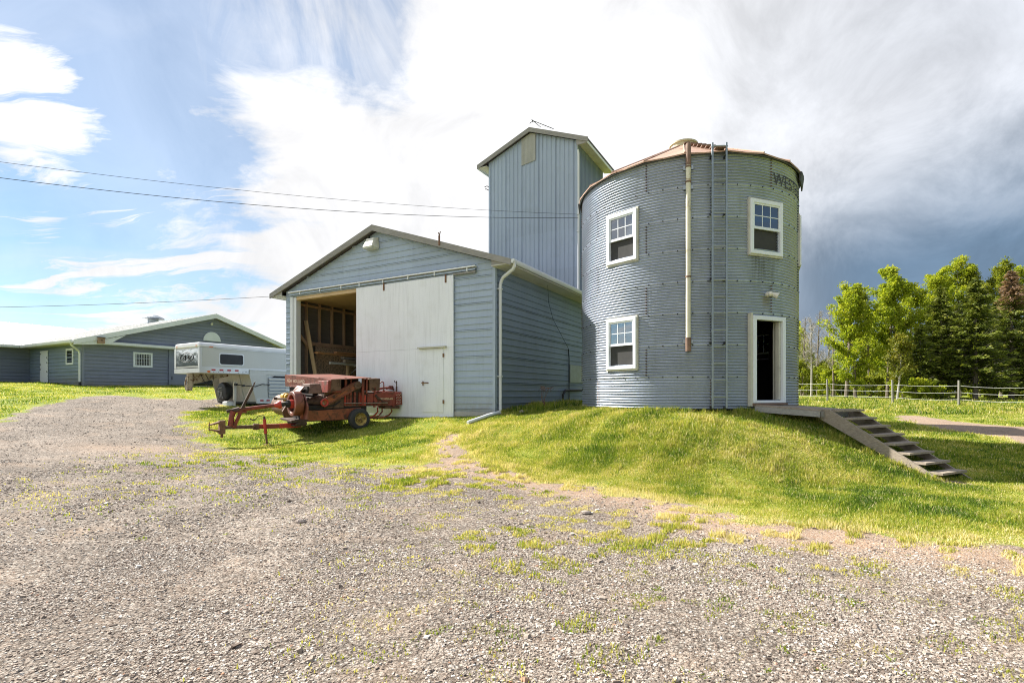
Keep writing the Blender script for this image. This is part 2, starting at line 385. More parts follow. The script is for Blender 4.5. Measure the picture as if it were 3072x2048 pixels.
# ------------------------------------------------------------------ terrain
GRAVEL=np.array([(-25,9),(-14.84,14.84),(-16.15,17.0),(-17.15,19.1),(-17.7,21.1),(-17.75,22.5),(-16,22.3),(-14.35,22.3),(-13.5,23.1),(-12.6,24.2),(-10.5,28),(-8,28),(-9.6,23.5),(-12.0,22.9),(-12.1,21.7),(-12.1,19.9),(-11.5,17.9),(-10.8,17.1),(-9.55,15.4),(-8.6,14.3),(-7.5,13.2),(-6.1,12.3),(-5.25,11.52),(-3.88,10.96),(-2.91,10.5),(-1.85,10.2),(-1.62,10.8),(-1.66,11.5),(-1.9,13.02),(-1.76,13.74),(-1.34,13.58),(-1.33,12.42),(-1.08,11.48),(-.49,10.36),(.2,9.62),(.94,8.9),(1.59,8.36),(2.16,7.84),(2.6,7.22),(2.96,6.64),(3.34,6.3),(3.74,6.08),(4.08,5.82),(4.4,5.6),(4.72,5.42),(5.16,5.16),(9,3),(25,-4),(25,-14),(-25,-14)],float)
TRACK=np.array([(16.65,22.4),(17.3,23.1),(18.2,23.1),(17.3,19.8),(17.4,16.6),(16.5,14),(15,12.5),(13.4,12.6),(13.6,15.4),(14.0,17.1),(15.4,20.3)],float)
def sdist(x,y,P):
    """signed distance to a polygon, negative inside"""
    d=np.full(x.shape,1e9); ins=np.zeros(x.shape,bool); n=len(P)
    for i in range(n):
        ax,ay=P[i]; bx,by=P[(i+1)%n]; ex,ey=bx-ax,by-ay
        t=np.clip(((x-ax)*ex+(y-ay)*ey)/(ex*ex+ey*ey+1e-12),0,1)
        d=np.minimum(d,np.hypot(x-ax-t*ex,y-ay-t*ey))
        c=((ay>y)!=(by>y))&(x<(bx-ax)*(y-ay)/(by-ay+1e-12)+ax); ins^=c
    return np.where(ins,-d,d)
def wob(x,y):
    return .22*np.sin(x*2.3+np.sin(y*1.7)*1.3)*np.sin(y*2.9+1.1*np.sin(x*1.9))+.13*np.sin(x*6.1+y*3.3)*np.sin(y*7.3-x*2.2)
def cover(x,y,tufts=True):
    """grass cover 0..1, bare-soil fraction 0..1"""
    s=sdist(x,y,GRAVEL); w=np.where((x>-10.5)&(x<-2)&(y>10)&(y<18),.95,np.where((x>-2.6)&(x<-.4)&(y>10.2)&(y<14.5),.16,.5))
    g=sst(-1,1,(s+wob(x,y)*np.minimum(w,.6)/.35)/w)
    # thin tufty growth creeping into the gravel
    pt=np.maximum(0,np.sin(x*1.15+.6*np.sin(y*.9)+.4)*np.sin(y*1.35+.8*np.sin(x*.7)))
    z1=sst(-10,-6.5,x)*sst(3.5,.5,x)*sst(14.5,12,y)*sst(5.0,9.0,y)
    z2=sst(-2.4,.2,x)*sst(9.0,6.5,y)*sst(1.9,2.6,y)
    pt2=np.maximum(0,np.sin(x*3.1+y*1.3)*np.sin(y*2.9-x*.9))
    tn=np.sin(x*6.3+2*np.sin(y*2.9))*np.sin(y*7.1+2*np.sin(x*2.3))+.6*np.sin(x*15.1+y*4)*np.sin(y*17.3-x*5)
    zone=np.maximum(z1*(.7+.3*sst(-3.2,-.6,s)),z2*(.75+.25*sst(-1.6,-.3,s)))
    thin=np.where(s<0,zone*np.clip((tn-.02+.5*pt)*1.6,0,.95),0) if tufts else 0
    s2=sdist(x,y,TRACK); tr=sst(.35,-.35,s2+wob(x,y)*.8)
    g=np.maximum(g,thin)*(1-.9*tr)
    dirt=np.exp(-((s+.45)/.62)**2)*sst(-3,-1.6,x)*(s<.6)*1.0+tr*.9
    dirt=np.maximum(dirt,.6*np.exp(-((x+9.2)/1.5)**2-((y-12.4)/.7)**2))
    dirt=np.maximum(dirt,np.exp(-((x-8.0)/.45)**2-((y-9.15)/.28)**2))
    g=g*(1-.8*np.exp(-((x-8.0)/.45)**2-((y-9.15)/.28)**2))
    return np.clip(g,0,1),np.clip(dirt,0,1)
def axis(segs):
    out=[segs[0][0]]
    for a,b,st in segs:
        n=max(1,int(round((b-a)/st))); out+=[a+(b-a)*(i+1)/n for i in range(n)]
    return np.array(out)
gx=axis([(-500,-120,60),(-120,-45,7),(-45,-19,1.1),(-19,-11,.3),(-11,13,.14),(13,22,.35),(22,50,1.2),(50,120,7),(120,500,60)])
gy=axis([(-300,-40,50),(-40,0,3),(0,2,.4),(2,14,.12),(14,24,.2),(24,45,.6),(45,90,2.5),(90,600,60)])
GX,GY=np.meshgrid(gx,gy); GZ=ground(GX,GY)
gc,gd=cover(GX.ravel(),GY.ravel(),False)
nx,ny=len(gx),len(gy)
def ground_mat():
    t=NT('ground_cover'); co=t.coord()
    g=t.n('ShaderNodeAttribute',attribute_name='cover').outputs['Fac']; d=t.n('ShaderNodeAttribute',attribute_name='bare').outputs['Fac']
    v1=t.n('ShaderNodeTexVoronoi',i_Vector=co,i_Scale=42.); v2=t.n('ShaderNodeTexVoronoi',i_Vector=co,i_Scale=95.)
    c1=t.n('ShaderNodeSeparateColor',i_0=v1.outputs['Color']).outputs[0]; c2=t.n('ShaderNodeSeparateColor',i_0=v2.outputs['Color']).outputs[0]
    st=t.ramp(t.mix(.5,c1,c2),[(.1,(.15,.11,.088)),(.4,(.285,.232,.19)),(.7,(.39,.335,.285)),(.95,(.56,.515,.465))])
    crev_shade=t.mr(v1.outputs['Distance'],.25,.75,1,.42)  # shade between the stones put into the gravel colour
    st=t.mix(1.,st,t.n('ShaderNodeCombineColor',i_0=crev_shade,i_1=crev_shade,i_2=crev_shade).outputs[0],'MULTIPLY')
    big=t.noise(co,.55,4,.6); med=t.noise(co,2.6,5,.6)
    k=t.math('MULTIPLY',t.mr(big,.32,.68,.80,1.16),t.mr(med,.3,.7,.80,1.16)); k=t.math('MULTIPLY',k,t.mr(t.noise(co,11,4,.75),.34,.66,.66,1.30)); k=t.math('MULTIPLY',k,t.mr(t.noise(co,27,2,.6),.36,.64,.78,1.2))
    st=t.mix(1.,st,t.n('ShaderNodeCombineColor',i_0=k,i_1=k,i_2=k).outputs[0],'MULTIPLY')
    st=t.mix(t.mr(t.noise(t.coord(scale=(1,1.6,1)),.9,4,.6,.5),.52,.72,0,.55),st,(.33,.245,.18))
    so=t.mix(t.mr(t.noise(co,18,4),.3,.7),(.27,.165,.105),(.47,.335,.235))
    so=t.mix(t.mr(c2,.55,.9,0,.7),so,(.33,.30,.27))
    st=t.mix(t.math('MULTIPLY',d,t.mr(med,.3,.6,.5,1)),st,so)
    gn=t.noise(co,1.1,5,.6); gf=t.noise(co,22,4,.6)
    gr=t.ramp(t.math('ADD',t.math('MULTIPLY',gn,.6),t.math('MULTIPLY',gf,.4)),[(.3,(.085,.13,.018)),(.46,(.185,.235,.03)),(.6,(.31,.325,.06)),(.74,(.48,.42,.20))])
    n3=t.math('ADD',t.math('MULTIPLY',t.noise(co,7,5,.65),.7),t.math('MULTIPLY',t.noise(co,40,3),.3))
    f=t.mr(t.math('ADD',g,t.math('MULTIPLY',t.math('SUBTRACT',n3,.5),.9)),  .32,.62,0,1,True)
    col=t.mix(f,st,gr)
    h=t.math('ADD',t.math('MULTIPLY',v1.outputs['Distance'],-.6),t.math('MULTIPLY',v2.outputs['Distance'],-.3))
    nm=t.bump(h,.8,.02)
    t.bsdf(col,.95,0,nm,.15); return t.m
M['ground']=ground_mat()
idx=np.arange(nx*ny).reshape(ny,nx)
quads=np.stack([idx[:-1,:-1],idx[:-1,1:],idx[1:,1:],idx[1:,:-1]],-1).reshape(-1,4)
V=np.stack([GX.ravel(),GY.ravel(),GZ.ravel()],-1)
qc=gc[quads].mean(1); qx=V[quads].mean(1)
qs=sdist(qx[:,0],qx[:,1],GRAVEL); qt=sdist(qx[:,0],qx[:,1],TRACK)
def part_of_ground(name,sel):
    q=quads[sel]; u,inv=np.unique(q.ravel(),return_inverse=True)
    return tag(np_mesh(name,V[u],inv.reshape(-1,4),M['ground'],None,{'cover':gc[u],'bare':gd[u]},True),kind='structure')
part_of_ground('gravel_driveway',qs<0)
part_of_ground('dirt_track',(qs>=0)&(qt<0))
part_of_ground('lawn',(qs>=0)&(qt>=0))

# ------------------------------------------------------------------ loose stones of the driveway
def stones(n,ymin,ymax,rmin,rmax,power,fan=1.12):
    y=ymin+(ymax-ymin)*rng.random(n)**power; x=(rng.random(n)*2-1)*y*fan
    g,d=cover(x,y); s=sdist(x,y,GRAVEL)
    px_=x+.055*(y-2)**1.55*(y>2); tr_=.5+.5*np.sin(px_*3.3+.5*np.sin(y*.7)); fine=np.clip(.25+.75*tr_+.5*np.sin(x*2.7+1)*np.sin(y*2.3),.12,1)
    keep=(s<-.05)&(rng.random(n)>g*.8)&(rng.random(n)>d*.8)&(rng.random(n)<fine)
    x,y=x[keep],y[keep]; m=len(x); r=rmin+(rmax-rmin)*rng.random(m)**2.6
    return x,y,r
parts=[stones(190000,1.9,5.4,.0032,.0125,.72),stones(100000,5.0,10.5,.0055,.0165,.8),stones(32000,10,24,.010,.024,.8),stones(1800,2.0,9,.013,.024,.75),stones(260,2.2,9,.024,.040,.8)]
x=np.concatenate([p[0] for p in parts]);y=np.concatenate([p[1] for p in parts]);r=np.concatenate([p[2] for p in parts]); m=len(x)
base=np.array([(-1,-1,-.6),(1,-1,-.6),(1,1,-.6),(-1,1,-.6),(-.8,-.8,.6),(.8,-.8,.6),(.8,.8,.6),(-.8,.8,.6)],float)
P=base[None]*(1+ (rng.random((m,8,3))-.5)*.75)
P*=np.stack([.75+.5*rng.random(m),.6+.45*rng.random(m),.45+.4*rng.random(m)],-1)[:,None]*r[:,None,None]*.85
ta=rng.normal(0,.32,m); P[:,:,1],P[:,:,2]=P[:,:,1]*np.cos(ta)[:,None]-P[:,:,2]*np.sin(ta)[:,None],P[:,:,1]*np.sin(ta)[:,None]+P[:,:,2]*np.cos(ta)[:,None]
aa=rng.random(m)*6.283; P[:,:,0],P[:,:,1]=P[:,:,0]*np.cos(aa)[:,None]-P[:,:,1]*np.sin(aa)[:,None],P[:,:,0]*np.sin(aa)[:,None]+P[:,:,1]*np.cos(aa)[:,None]
P+=np.stack([x,y,ground(x,y)+r*.18],-1)[:,None]
Fq=np.array([(0,3,2,1),(4,5,6,7),(0,1,5,4),(1,2,6,5),(2,3,7,6),(3,0,4,7)])
F=(np.arange(m)[:,None,None]*8+Fq[None]).reshape(-1,4)
def stone_mat():
    t=NT('crushed_stone'); a=t.n('ShaderNodeAttribute',attribute_name='tint').outputs['Fac']
    c=t.ramp(a,[(0,(.135,.10,.08)),(.3,(.265,.217,.18)),(.6,(.37,.32,.272)),(.86,(.48,.435,.39)),(.96,(.64,.61,.56)),(1,(.36,.19,.115))])
    n=t.noise(t.coord(),60,3); k=t.mr(n,.3,.7,.82,1.15)
    t.bsdf(t.mix(1.,c,t.n('ShaderNodeCombineColor',i_0=k,i_1=k,i_2=k).outputs[0],'MULTIPLY'),.9,0,None,.2); return t.m
tag(np_mesh('gravel',P.reshape(-1,3),F,stone_mat(),None,{'tint':np.repeat(rng.random(m),8)}),kind='stuff')

# ------------------------------------------------------------------ grass blades
def blades(x,y,h,w,tint,lean=.55,base_off=-.01):
    m=len(x); z=ground(x,y)+base_off; a=rng.random(m)*6.283; l=lean*h*rng.random(m)
    dx,dy=np.cos(a),np.sin(a); b=rng.random(m)*6.283; wx,wy=np.cos(b)*w/2,np.sin(b)*w/2
    P=np.empty((m,5,3))
    for k,(fw,fl,fh) in enumerate(((-1,0,0),(1,0,0),(.75,.38,.62),(-.75,.38,.62),(0,1,1))):
        P[:,k,0]=x+fw*wx+fl*l*dx; P[:,k,1]=y+fw*wy+fl*l*dy; P[:,k,2]=z+fh*h*(1-.12*fl)
    return P,tint
def lump(x,y): return .5+.5*np.sin(x*1.7+2*np.sin(y*.8))*np.sin(y*2.1+1.5*np.sin(x*1.1))
def field(n,x0,x1,y0,y1,h0,h1,w0,w1,minc=.35,fan=None,power=1.):
    if fan: y=y0+(y1-y0)*rng.random(n)**power; x=(x0+(x1-x0)*rng.random(n))*y
    else: x=x0+(x1-x0)*rng.random(n); y=y0+(y1-y0)*rng.random(n)
    g,d=cover(x,y); keep=(rng.random(n)<g**1.3)&(g>minc)
    bd=np.hypot(x-BIN[0],y-BIN[1]); keep&=bd>2.93
    # nothing inside the shed or the barn, under the deck or on the treads
    c,s_=math.cos(R(ROT)),math.sin(R(ROT))
    def loc(ox,oy): return (x-ox)*c+(y-oy)*s_,-(x-ox)*s_+(y-oy)*c
    lx,ly=loc(-.522,15.4); keep&=~((lx>-9.55)&(lx<.02)&(ly>-.02)&(ly<9.6))
    lx,ly=loc(-24.3,29); keep&=~((lx<.05)&(ly>-.03)&(ly<14.7)&(lx>-30)); keep&=~((lx<-7.2)&(ly<1))
    x,y,d,g=x[keep],y[keep],d[keep],g[keep]; m=len(x); lp=lump(x,y)
    mound=sst(5.9,4.2,np.hypot(x-BIN[0],y-BIN[1]))*(y<14.5)
    h=(h0+(h1-h0)*rng.random(m))*(.5+.85*lp)*(1+.15*mound)
    h*=.7+.3*sst(.3,.9,g)
    w=w0+(w1-w0)*rng.random(m)
    big=np.sin(x*.8+1)*np.sin(y*1.1); sm=np.sin(x*4.1+1.7*np.sin(y*2.3))*np.sin(y*4.9+1.3*np.sin(x*3.3))
    t=.47+.22*rng.normal(0,1,m)*.75+.30*(.5-lp)+.14*big+.17*sm+.25*(1-sst(.55,1,g))+.2*d
    t=t+.16*np.sin(x*2.2+1.9*np.sin(y*1.3))*np.sin(y*2.6+1.6*np.sin(x*1.7))+.10*np.sin(x*9.1+y*2)*np.sin(y*8.3-x*3)
    h=h*(1+.9*np.clip(sm-.55,0,1)*2*(rng.random(m)<.6))
    straw=rng.random(m)<.05+.20*np.clip(-sm-.45,0,1)+.12*np.clip(big-.3,0,1); t=t+.22*np.exp(-(sdist(x,y,GRAVEL)/1.3)**2)*(x>-2)
    t=np.where(straw,.97,t)
    return blades(x,y,h,w,np.clip(t,0,1))
G=[field(150000,-1.9,8.5,5.3,10.5,.030,.075,.006,.013),field(190000,-2.2,9.6,8.4,15.5,.035,.085,.008,.017),
   field(60000,-10,0,10.3,19.5,.03,.085,.009,.018,.12),field(30000,-13,-9,15,23,.03,.07,.012,.025,.2),
   field(60000,.55,1.12,10,26,.04,.10,.014,.028,fan=1),field(60000,.45,1.1,24,42,.08,.22,.03,.06,fan=1),field(50000,1.08,1.75,9,36,.06,.16,.02,.05,fan=1),field(40000,9.4,14,4,15.5,.035,.085,.009,.018),field(30000,4,9,1,5.4,.03,.07,.008,.016),field(25000,.2,.5,23,40,.06,.15,.03,.05,fan=1),
   field(60000,-1.15,-.45,14,33,.03,.08,.018,.035,fan=1,power=.8),field(150000,-10.5,3.5,4.5,14,.025,.07,.010,.020,.02),field(210000,-2.4,8,1.9,8.5,.016,.055,.006,.012,.02),
   field(14000,0,3.5,15,21,.08,.22,.012,.02)]
def clumps(n,pos,h0,h1,rad,per=26):
    xs=[];ys=[];hs=[];ts=[]
    for q in range(n):
        cx,cy=pos(q); hh=h0+(h1-h0)*rng.random(); m=int(per*(.5+rng.random())); a=rng.random(m)*6.283; r_=rad*rng.random(m)**.6*(.4+.9*rng.random())
        xs.append(cx+r_*np.cos(a)); ys.append(cy+r_*np.sin(a)); hs.append(hh*(.5+.6*rng.random(m))); ts.append(np.clip(.30+.5*rng.random()+.15*rng.normal(0,1,m),0,1))
    x,y,h,t=(np.concatenate(v) for v in (xs,ys,hs,ts)); return blades(x,y,h,.007+.007*rng.random(len(x)),t,.8)
def ringpos(q):
    a=R(-172+118*rng.random()); r_=2.94+.22*rng.random()**2; return BIN[0]+r_*math.cos(a),BIN[1]+r_*math.sin(a)
def wallpos(q):
    t_=rng.random()*7; o_=.06+.2*rng.random()**2; return -.522+.487*t_+.8735*o_,15.4+.8735*t_-.487*o_
def moundpos(q):
    a=R(-165+115*rng.random()); r_=3.1+3.0*rng.random(); return BIN[0]+r_*math.cos(a),BIN[1]+r_*math.sin(a)
def stairpos(q):
    u=rng.random(); sd=rng.random()<.65; o_=(-.10-.12*rng.random()) if sd else (1.08+.1*rng.random()); return 6.75+.455*2.06*u+.89*o_,11.0-.89*2.06*u+.455*o_
def treadpos(q):
    k=int(rng.integers(0,8)); u=(.02+(k+.93)*2.06/8)/1.0; v=.08+.8*rng.random(); return 6.75+.455*u+.89*v,11.0-.89*u+.455*v
def lawnpos(q):
    y_=6+9*rng.random(); x_=y_*(-.2+1.1*rng.random())
    return (x_,y_) if sdist(np.array([x_]),np.array([y_]),GRAVEL)[0]>.1 else moundpos(q)
G+=[clumps(170,ringpos,.07,.20,.10),clumps(60,wallpos,.08,.22,.12),clumps(190,moundpos,.05,.12,.11,34),clumps(70,stairpos,.08,.22,.09),clumps(40,treadpos,.05,.10,.05,12),clumps(160,lawnpos,.05,.11,.10,30)]
Pb=np.concatenate([g[0] for g in G]); tb=np.concatenate([g[1] for g in G]); m=len(Pb)
V5=Pb.reshape(-1,3); i=np.arange(m)*5
F=np.concatenate([np.stack([i,i+1,i+2,i+3],-1),np.stack([i+3,i+2,i+4,i+4],-1)])
def tri_quads(F):
    return F
def mixed_mesh(name,V,Q,T,mat,attr):
    """quads and triangles in one mesh"""
    me=bpy.data.meshes.new(name); me.vertices.add(len(V)); me.vertices.foreach_set('co',np.ascontiguousarray(V,np.float32).ravel())
    nl=Q.size+T.size; me.loops.add(nl); me.loops.foreach_set('vertex_index',np.concatenate([Q.ravel(),T.ravel()]).astype(np.int32))
    me.polygons.add(len(Q)+len(T)); me.polygons.foreach_set('loop_start',np.concatenate([np.arange(len(Q))*4,len(Q)*4+np.arange(len(T))*3]).astype(np.int32))
    for an,av in attr.items():
        a=me.attributes.new(an,'FLOAT','POINT'); a.data.foreach_set('value',np.ascontiguousarray(av,np.float32))
    me.update(calc_edges=True); me.validate()
    o=bpy.data.objects.new(name,me); COL.objects.link(o); me.materials.append(mat); return o
tag(mixed_mesh('grass',V5,np.stack([i,i+1,i+2,i+3],-1),np.stack([i+3,i+2,i+4],-1),M['leafgrass'],{'tint':np.repeat(tb,5)}),kind='stuff')
# low broad-leaved weeds at the edge of the driveway and dotted over it
wx=[];wy=[];wr=[]
cl_=[(-.55,9.55,.16),(.05,8.55,.16),(.5,8.05,.18),(.75,7.7,.14),(-1.6,9.6,.16),(-3.0,9.7,.16),(-2.2,10.0,.14),(.3,5.6,.07),(1.5,5.0,.08),(1.2,4.2,.06),(2.2,4.7,.08),(2.6,3.9,.07),(1.9,3.5,.05),(-5.4,10.4,.16),(-6.6,11.3,.16),(3.2,4.6,.09)]
cr=np.random.default_rng(3)
for q in range(240):
    yy=2.2+9.5*cr.random()**.8; xx=yy*(-.35+1.2*cr.random()) if cr.random()<.75 else yy*(-.75+.7*cr.random())
    if sdist(np.array([xx]),np.array([yy]),GRAVEL)[0]<-.1 and (xx>-.2*yy or yy>5): cl_.append((xx,yy,.012+.045*cr.random()**2*(.6+yy*.12)))
for cx,cy,rr in cl_:
    for k in range(int(7+rr*330)):
        a=random.random()*6.283; q=rr*random.random()**.6; wx.append(cx+q*math.cos(a)); wy.append(cy+q*math.sin(a)); wr.append(rr)
wx=np.array(wx);wy=np.array(wy);wr=np.array(wr); m=len(wx)
Pw,tw=blades(wx,wy,(.014+.04*rng.random(m))*(.5+wr*5),(.006+.016*rng.random(m))*(.6+wr*4),.25+.75*rng.random(m),1.8); i=np.arange(m)*5
tag(mixed_mesh('weeds',Pw.reshape(-1,3),np.stack([i,i+1,i+2,i+3],-1),np.stack([i+3,i+2,i+4],-1),M['weed'],{'tint':np.repeat(tw,5)}),kind='stuff')
# ------------------------------------------------------------------ siding helpers
def hribs(mb,ax,pos,out,spans,z0,z1,pitch=.2032,every=4,w=.034,d=.028):
    """horizontal ribs of a steel-clad wall. spans(z) -> list of (a,b) along the wall; ax 'x': wall lies along x at y=pos"""
    k=0; z=z0+.06
    while z<z1:
        for (a,b) in spans(z):
            if b-a<.05: continue
            for dz in ((0,.045) if k%every==0 else (0,)):
                pr=[(pos,z+dz-w/2),(pos,z+dz+w/2),(pos+out*d,z+dz+w*.25),(pos+out*d,z+dz-w*.3)]
                if ax=='x': mb.prism(pr,'x',a,b)
                else: mb.prism(pr,'y',a,b)
        z+=pitch; k+=1
def vribs(mb,ax,pos,out,a0,a1,zlo,zhi,pitch=.2032,every=4,w=.034,d=.028):
    k=0; a=a0+.08
    while a<a1-.03:
        for da in ((0,.045) if k%every==0 else (0,)):
            u=a+da; pr=[(u-w/2,pos),(u+w/2,pos),(u+w*.3,pos+out*d),(u-w*.3,pos+out*d)]
            if ax=='y': pr=[(q,p) for p,q in pr]
            mb.prism(pr,'z',zlo(u),zhi(u))
        a+=pitch; k+=1

# ------------------------------------------------------------------ machine shed
SX,SY=-.522,15.4
shed=thing('machine_shed','low blue steel clad shed with a big white sliding door standing half open','shed',SX,SY,.8,ROT); ROOTZ[shed.name]=.8
L=9.5; W_=9.52; RX=-4.76; sl=.341; ztop=lambda x: 7.35-sl*abs(x-RX)   # roof top surface
wt=lambda x: ztop(x)-.16
mb=MB()
mb.prism([(-W_,1.04),(-9.1,1.04),(-9.1,5.33),(-5.0,5.33),(-5.0,1.04),(0,1.04),(0,wt(0)),(RX,wt(RX)),(-W_,wt(-W_))],'y',0,.11)
def fspans(z):
    xs=[(-W_,0)]
    if z>wt(0): h=(7.19-z)/sl; xs=[(RX-h,RX+h)]
    if z<5.5: xs=[(-W_,-9.23),(-5.0,0)]
    return [(a+.02,b-.02) for a,b in xs]
hribs(mb,'x',0,-1,fspans,1.04,7.15)
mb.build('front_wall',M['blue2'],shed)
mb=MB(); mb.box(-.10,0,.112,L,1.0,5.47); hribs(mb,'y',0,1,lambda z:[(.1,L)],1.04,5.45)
mb.build('side_wall',M['blue'],shed)
mb=MB(); mb.box(-W_,-9.45,.112,L,1.0,5.47); mb.box(-9.45,-.102,L-.1,L,1.0,5.47); hribs(mb,'y',-W_,-1,lambda z:[(.1,L)],1.04,5.45)
mb.build('rear_wall',M['blue'],shed)
mb=MB(); mb.box(-.06,.03,-.03,.07,1.0,5.50); mb.build('corner_trim',M['blue2'],shed)
for q in ((-5.0,.012,-.02,.11,.35,1.038),(-W_-.012,-9.1,-.02,.11,.35,1.038),(-.1,.012,.112,L,.35,.998)): MB().box(*q).build('foundation',M['concrete'],shed,bevel=.012)
# lining and studs seen through the doorway
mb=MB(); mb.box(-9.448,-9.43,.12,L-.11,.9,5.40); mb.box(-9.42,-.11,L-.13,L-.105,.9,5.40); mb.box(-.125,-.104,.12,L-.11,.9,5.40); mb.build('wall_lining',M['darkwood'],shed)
mb=MB(); mb.box(-9.42,-.13,.125,L-.14,.70,.9); mb.build('floor',M['concrete'],shed)  # dirt floor given pale concrete to brighten the interior
mb=MB(); mb.box(-9.42,-.13,.125,L-.14,5.30,5.36); mb.build('ceiling',M['ply'],shed)
for t in (.05,.66,1.31,1.96,2.62,3.27,3.92,4.57,5.2,5.9,6.6,7.3,8.0):
    MB().box(-9.428,-9.30,.13+t,.18+t,.9,5.29).build('stud',M['stud'],shed)
MB().box(-9.425,-9.31,.14,L-.2,5.10,5.18).build('wall_plate',M['stud'],shed)
MB().box(-9.298,-9.28,1.2,6.5,.92,3.62).build('board_panel',M['osb'],shed)
MB().beam((-9.29,.72,3.62),(-9.29,3.9,3.62),.09,.14).build('girt',M['stud'],shed)
MB().beam((-9.29,.2,4.15),(-9.29,.95,3.4),.05,.12).build('wall_brace',M['stud'],shed)
# roof, rake boards, soffits, gutters
mb=MB(); th=.11
mb.prism([(RX,7.35),(.66,ztop(.66)),(.66,ztop(.66)-th),(RX,7.35-th),(-10.18,ztop(.66)-th),(-10.18,ztop(.66))],'y',-.20,L+.2)
rf=mb.build('roof',M['shingle'],shed)
for sg in (1,-1):
    mb=MB(); e=.68 if sg>0 else -10.20
    mb.prism([(RX,7.375),(e,ztop(.68)+.025),(e,ztop(.68)-.16),(RX,7.375-.205)],'y',-.245,-.203)
    mb.build('rake_board',M['greywood'],shed)
    x0,x1=(.002,.62) if sg>0 else (-10.14,-W_-.002)
    mb=MB(); mb.box(x0,x1,-.2,L,5.38,5.41); mb.build('soffit',M['cream'],shed)
    mb=MB(); mb.box(*((.622,.65) if sg>0 else (-10.17,-10.142)),-.2,L,5.36,5.478); mb.build('fascia',M['cream'],shed)
    mb=MB(); mb.prism([(.005,5.375),(.60,5.375),(.60,5.44),(.005,5.62)] if sg>0 else [(-W_-.005,5.375),(-10.12,5.375),(-10.12,5.44),(-W_-.005,5.62)],'y',-.198,-.17); mb.build('soffit_return',M['greywood'],shed)
mb=MB(); mb.prism([(.655,5.40),(.655,5.50),(.78,5.51),(.785,5.49),(.77,5.44),(.73,5.395)],'y',-.22,L); mb.build('gutter',M['white'],shed)
def gz_(x,y):
    c,s_=math.cos(R(ROT)),math.sin(R(ROT)); return float(ground(SX+x*c-y*s_,SY+x*s_+y*c))
mb=MB(); mb.tube([(.71,-.06,5.41),(.71,-.06,5.33),(.64,-.03,5.25),(.22,.14,5.10),(.14,.17,5.02),(.085,.19,4.9),(.085,.19,1.25),(.09,.18,1.02),(.16,.10,.93),(.17,-.06,gz_(.17,-.06)+.09),(.05,-.50,gz_(.05,-.5)+.09),(-.20,-1.15,gz_(-.2,-1.15)+.06)],.052,10)
dsp=mb.build('downspout',M['white'],shed,True)
for z in (4.75,2.1): MB().box(.003,.14,.12,.26,z,z+.04).build('strap',M['white'],dsp)
# door opening trim, track, sliding door with a small door in it
mb=MB(); mb.box(-9.24,-9.1,-.035,-.004,1.0,5.42); mb.box(-9.098,-8.93,.0,.20,.9,5.32); mb.build('door_jamb',M['white'],shed)
mb=MB(); mb.box(-8.92,-5.0,.005,.20,5.20,5.328); mb.build('door_header',M['plankwood'],shed)
mb=MB(); mb.box(-9.23,-.62,-.15,-.022,5.47,5.51); mb.build('track_cover',M['doorwhite'],shed)
mb=MB(); mb.box(-9.22,-.64,-.045,-.022,5.33,5.468); mb.box(-9.22,-.64,-.11,-.07,5.375,5.43); tr=mb.build('door_track',M['galv'],shed)
MB().box(-1.44,-.63,-.12,-.046,5.30,5.345).build('track_board',M['greywood'],shed)
for x in (-8.6,-7.5,-6.4,-5.5,-4.4,-3.3,-2.2,-.95): MB().box(x,x+.05,-.125,-.112,5.36,5.465).build('track_bracket',M['white'],tr)
door=MB()
for (a,b) in ((-5.65,-4.27),(-4.266,-2.87),(-2.866,-1.463)): door.box(a,b,-.085,-.04,.83,3.05)
for (a,b) in ((-5.65,-3.5),(-3.496,-1.463)): door.box(a,b,-.085,-.04,3.054,5.315)
dr=door.build('sliding_door',M['doorwhite'],shed)
MB().box(-2.66,-1.84,-.105,-.087,1.0,3.02).build('small_door',M['doorwhite'],dr,bevel=.006)
mb=MB(); mb.box(-2.82,-1.70,-.20,-.087,3.055,3.10); mb.build('drip_cap',M['cream'],dr)
for z in (1.28,2.75): MB().box(-1.85,-1.80,-.125,-.106,z,z+.12).build('hinge',M['rust'],dr)
mb=MB(); mb.box(-2.70,-2.42,-.125,-.106,1.93,1.965); mb.cyl((-2.63,-.13,1.86),(-2.63,-.13,2.0),.018,n=8); mb.build('latch',M['rust'],dr)
for x in (-4.35,-1.75): MB().box(x-.03,x+.03,-.105,-.087,5.10,5.36).build('door_hanger',M['rust'],dr)
mb=MB(); mb.box(-1.50,-1.466,-.098,-.087,.83,5.31); mb.box(-5.65,-1.47,-.098,-.087,.83,.88); mb.build('door_edge',M['doorwhite'],dr)
# wall pack lamp, broken bracket on the rake, conduit and hatch on the side wall
mb=MB(); mb.hexa([(-5.10,-.34,6.62),(-4.66,-.34,6.62),(-4.62,-.02,6.60),(-5.14,-.02,6.60),(-5.04,-.20,6.93),(-4.72,-.20,6.93),(-4.66,-.02,6.98),(-5.10,-.02,6.98)])
lp=mb.build('floodlight',M['lampbody'],shed,bevel=.015)
MB().hexa([(-5.07,-.33,6.57),(-4.69,-.33,6.57),(-4.66,-.05,6.56),(-5.10,-.05,6.56),(-5.09,-.338,6.617),(-4.67,-.338,6.617),(-4.64,-.04,6.597),(-5.12,-.04,6.597)]).build('lens',M['lens'],lp)
MB().box(-5.12,-5.06,-.10,-.02,6.985,7.06).build('mount',M['darkflash'],lp)
mb=MB(); mb.box(-1.90,-1.85,-.275,-.247,6.26,6.56); mb.beam((-1.87,-.26,6.56),(-1.83,-.26,6.68),.02,.02); mb.beam((-1.87,-.26,6.56),(-1.91,-.26,6.66),.02,.02); mb.build('broken_bracket',M['rust'],shed)
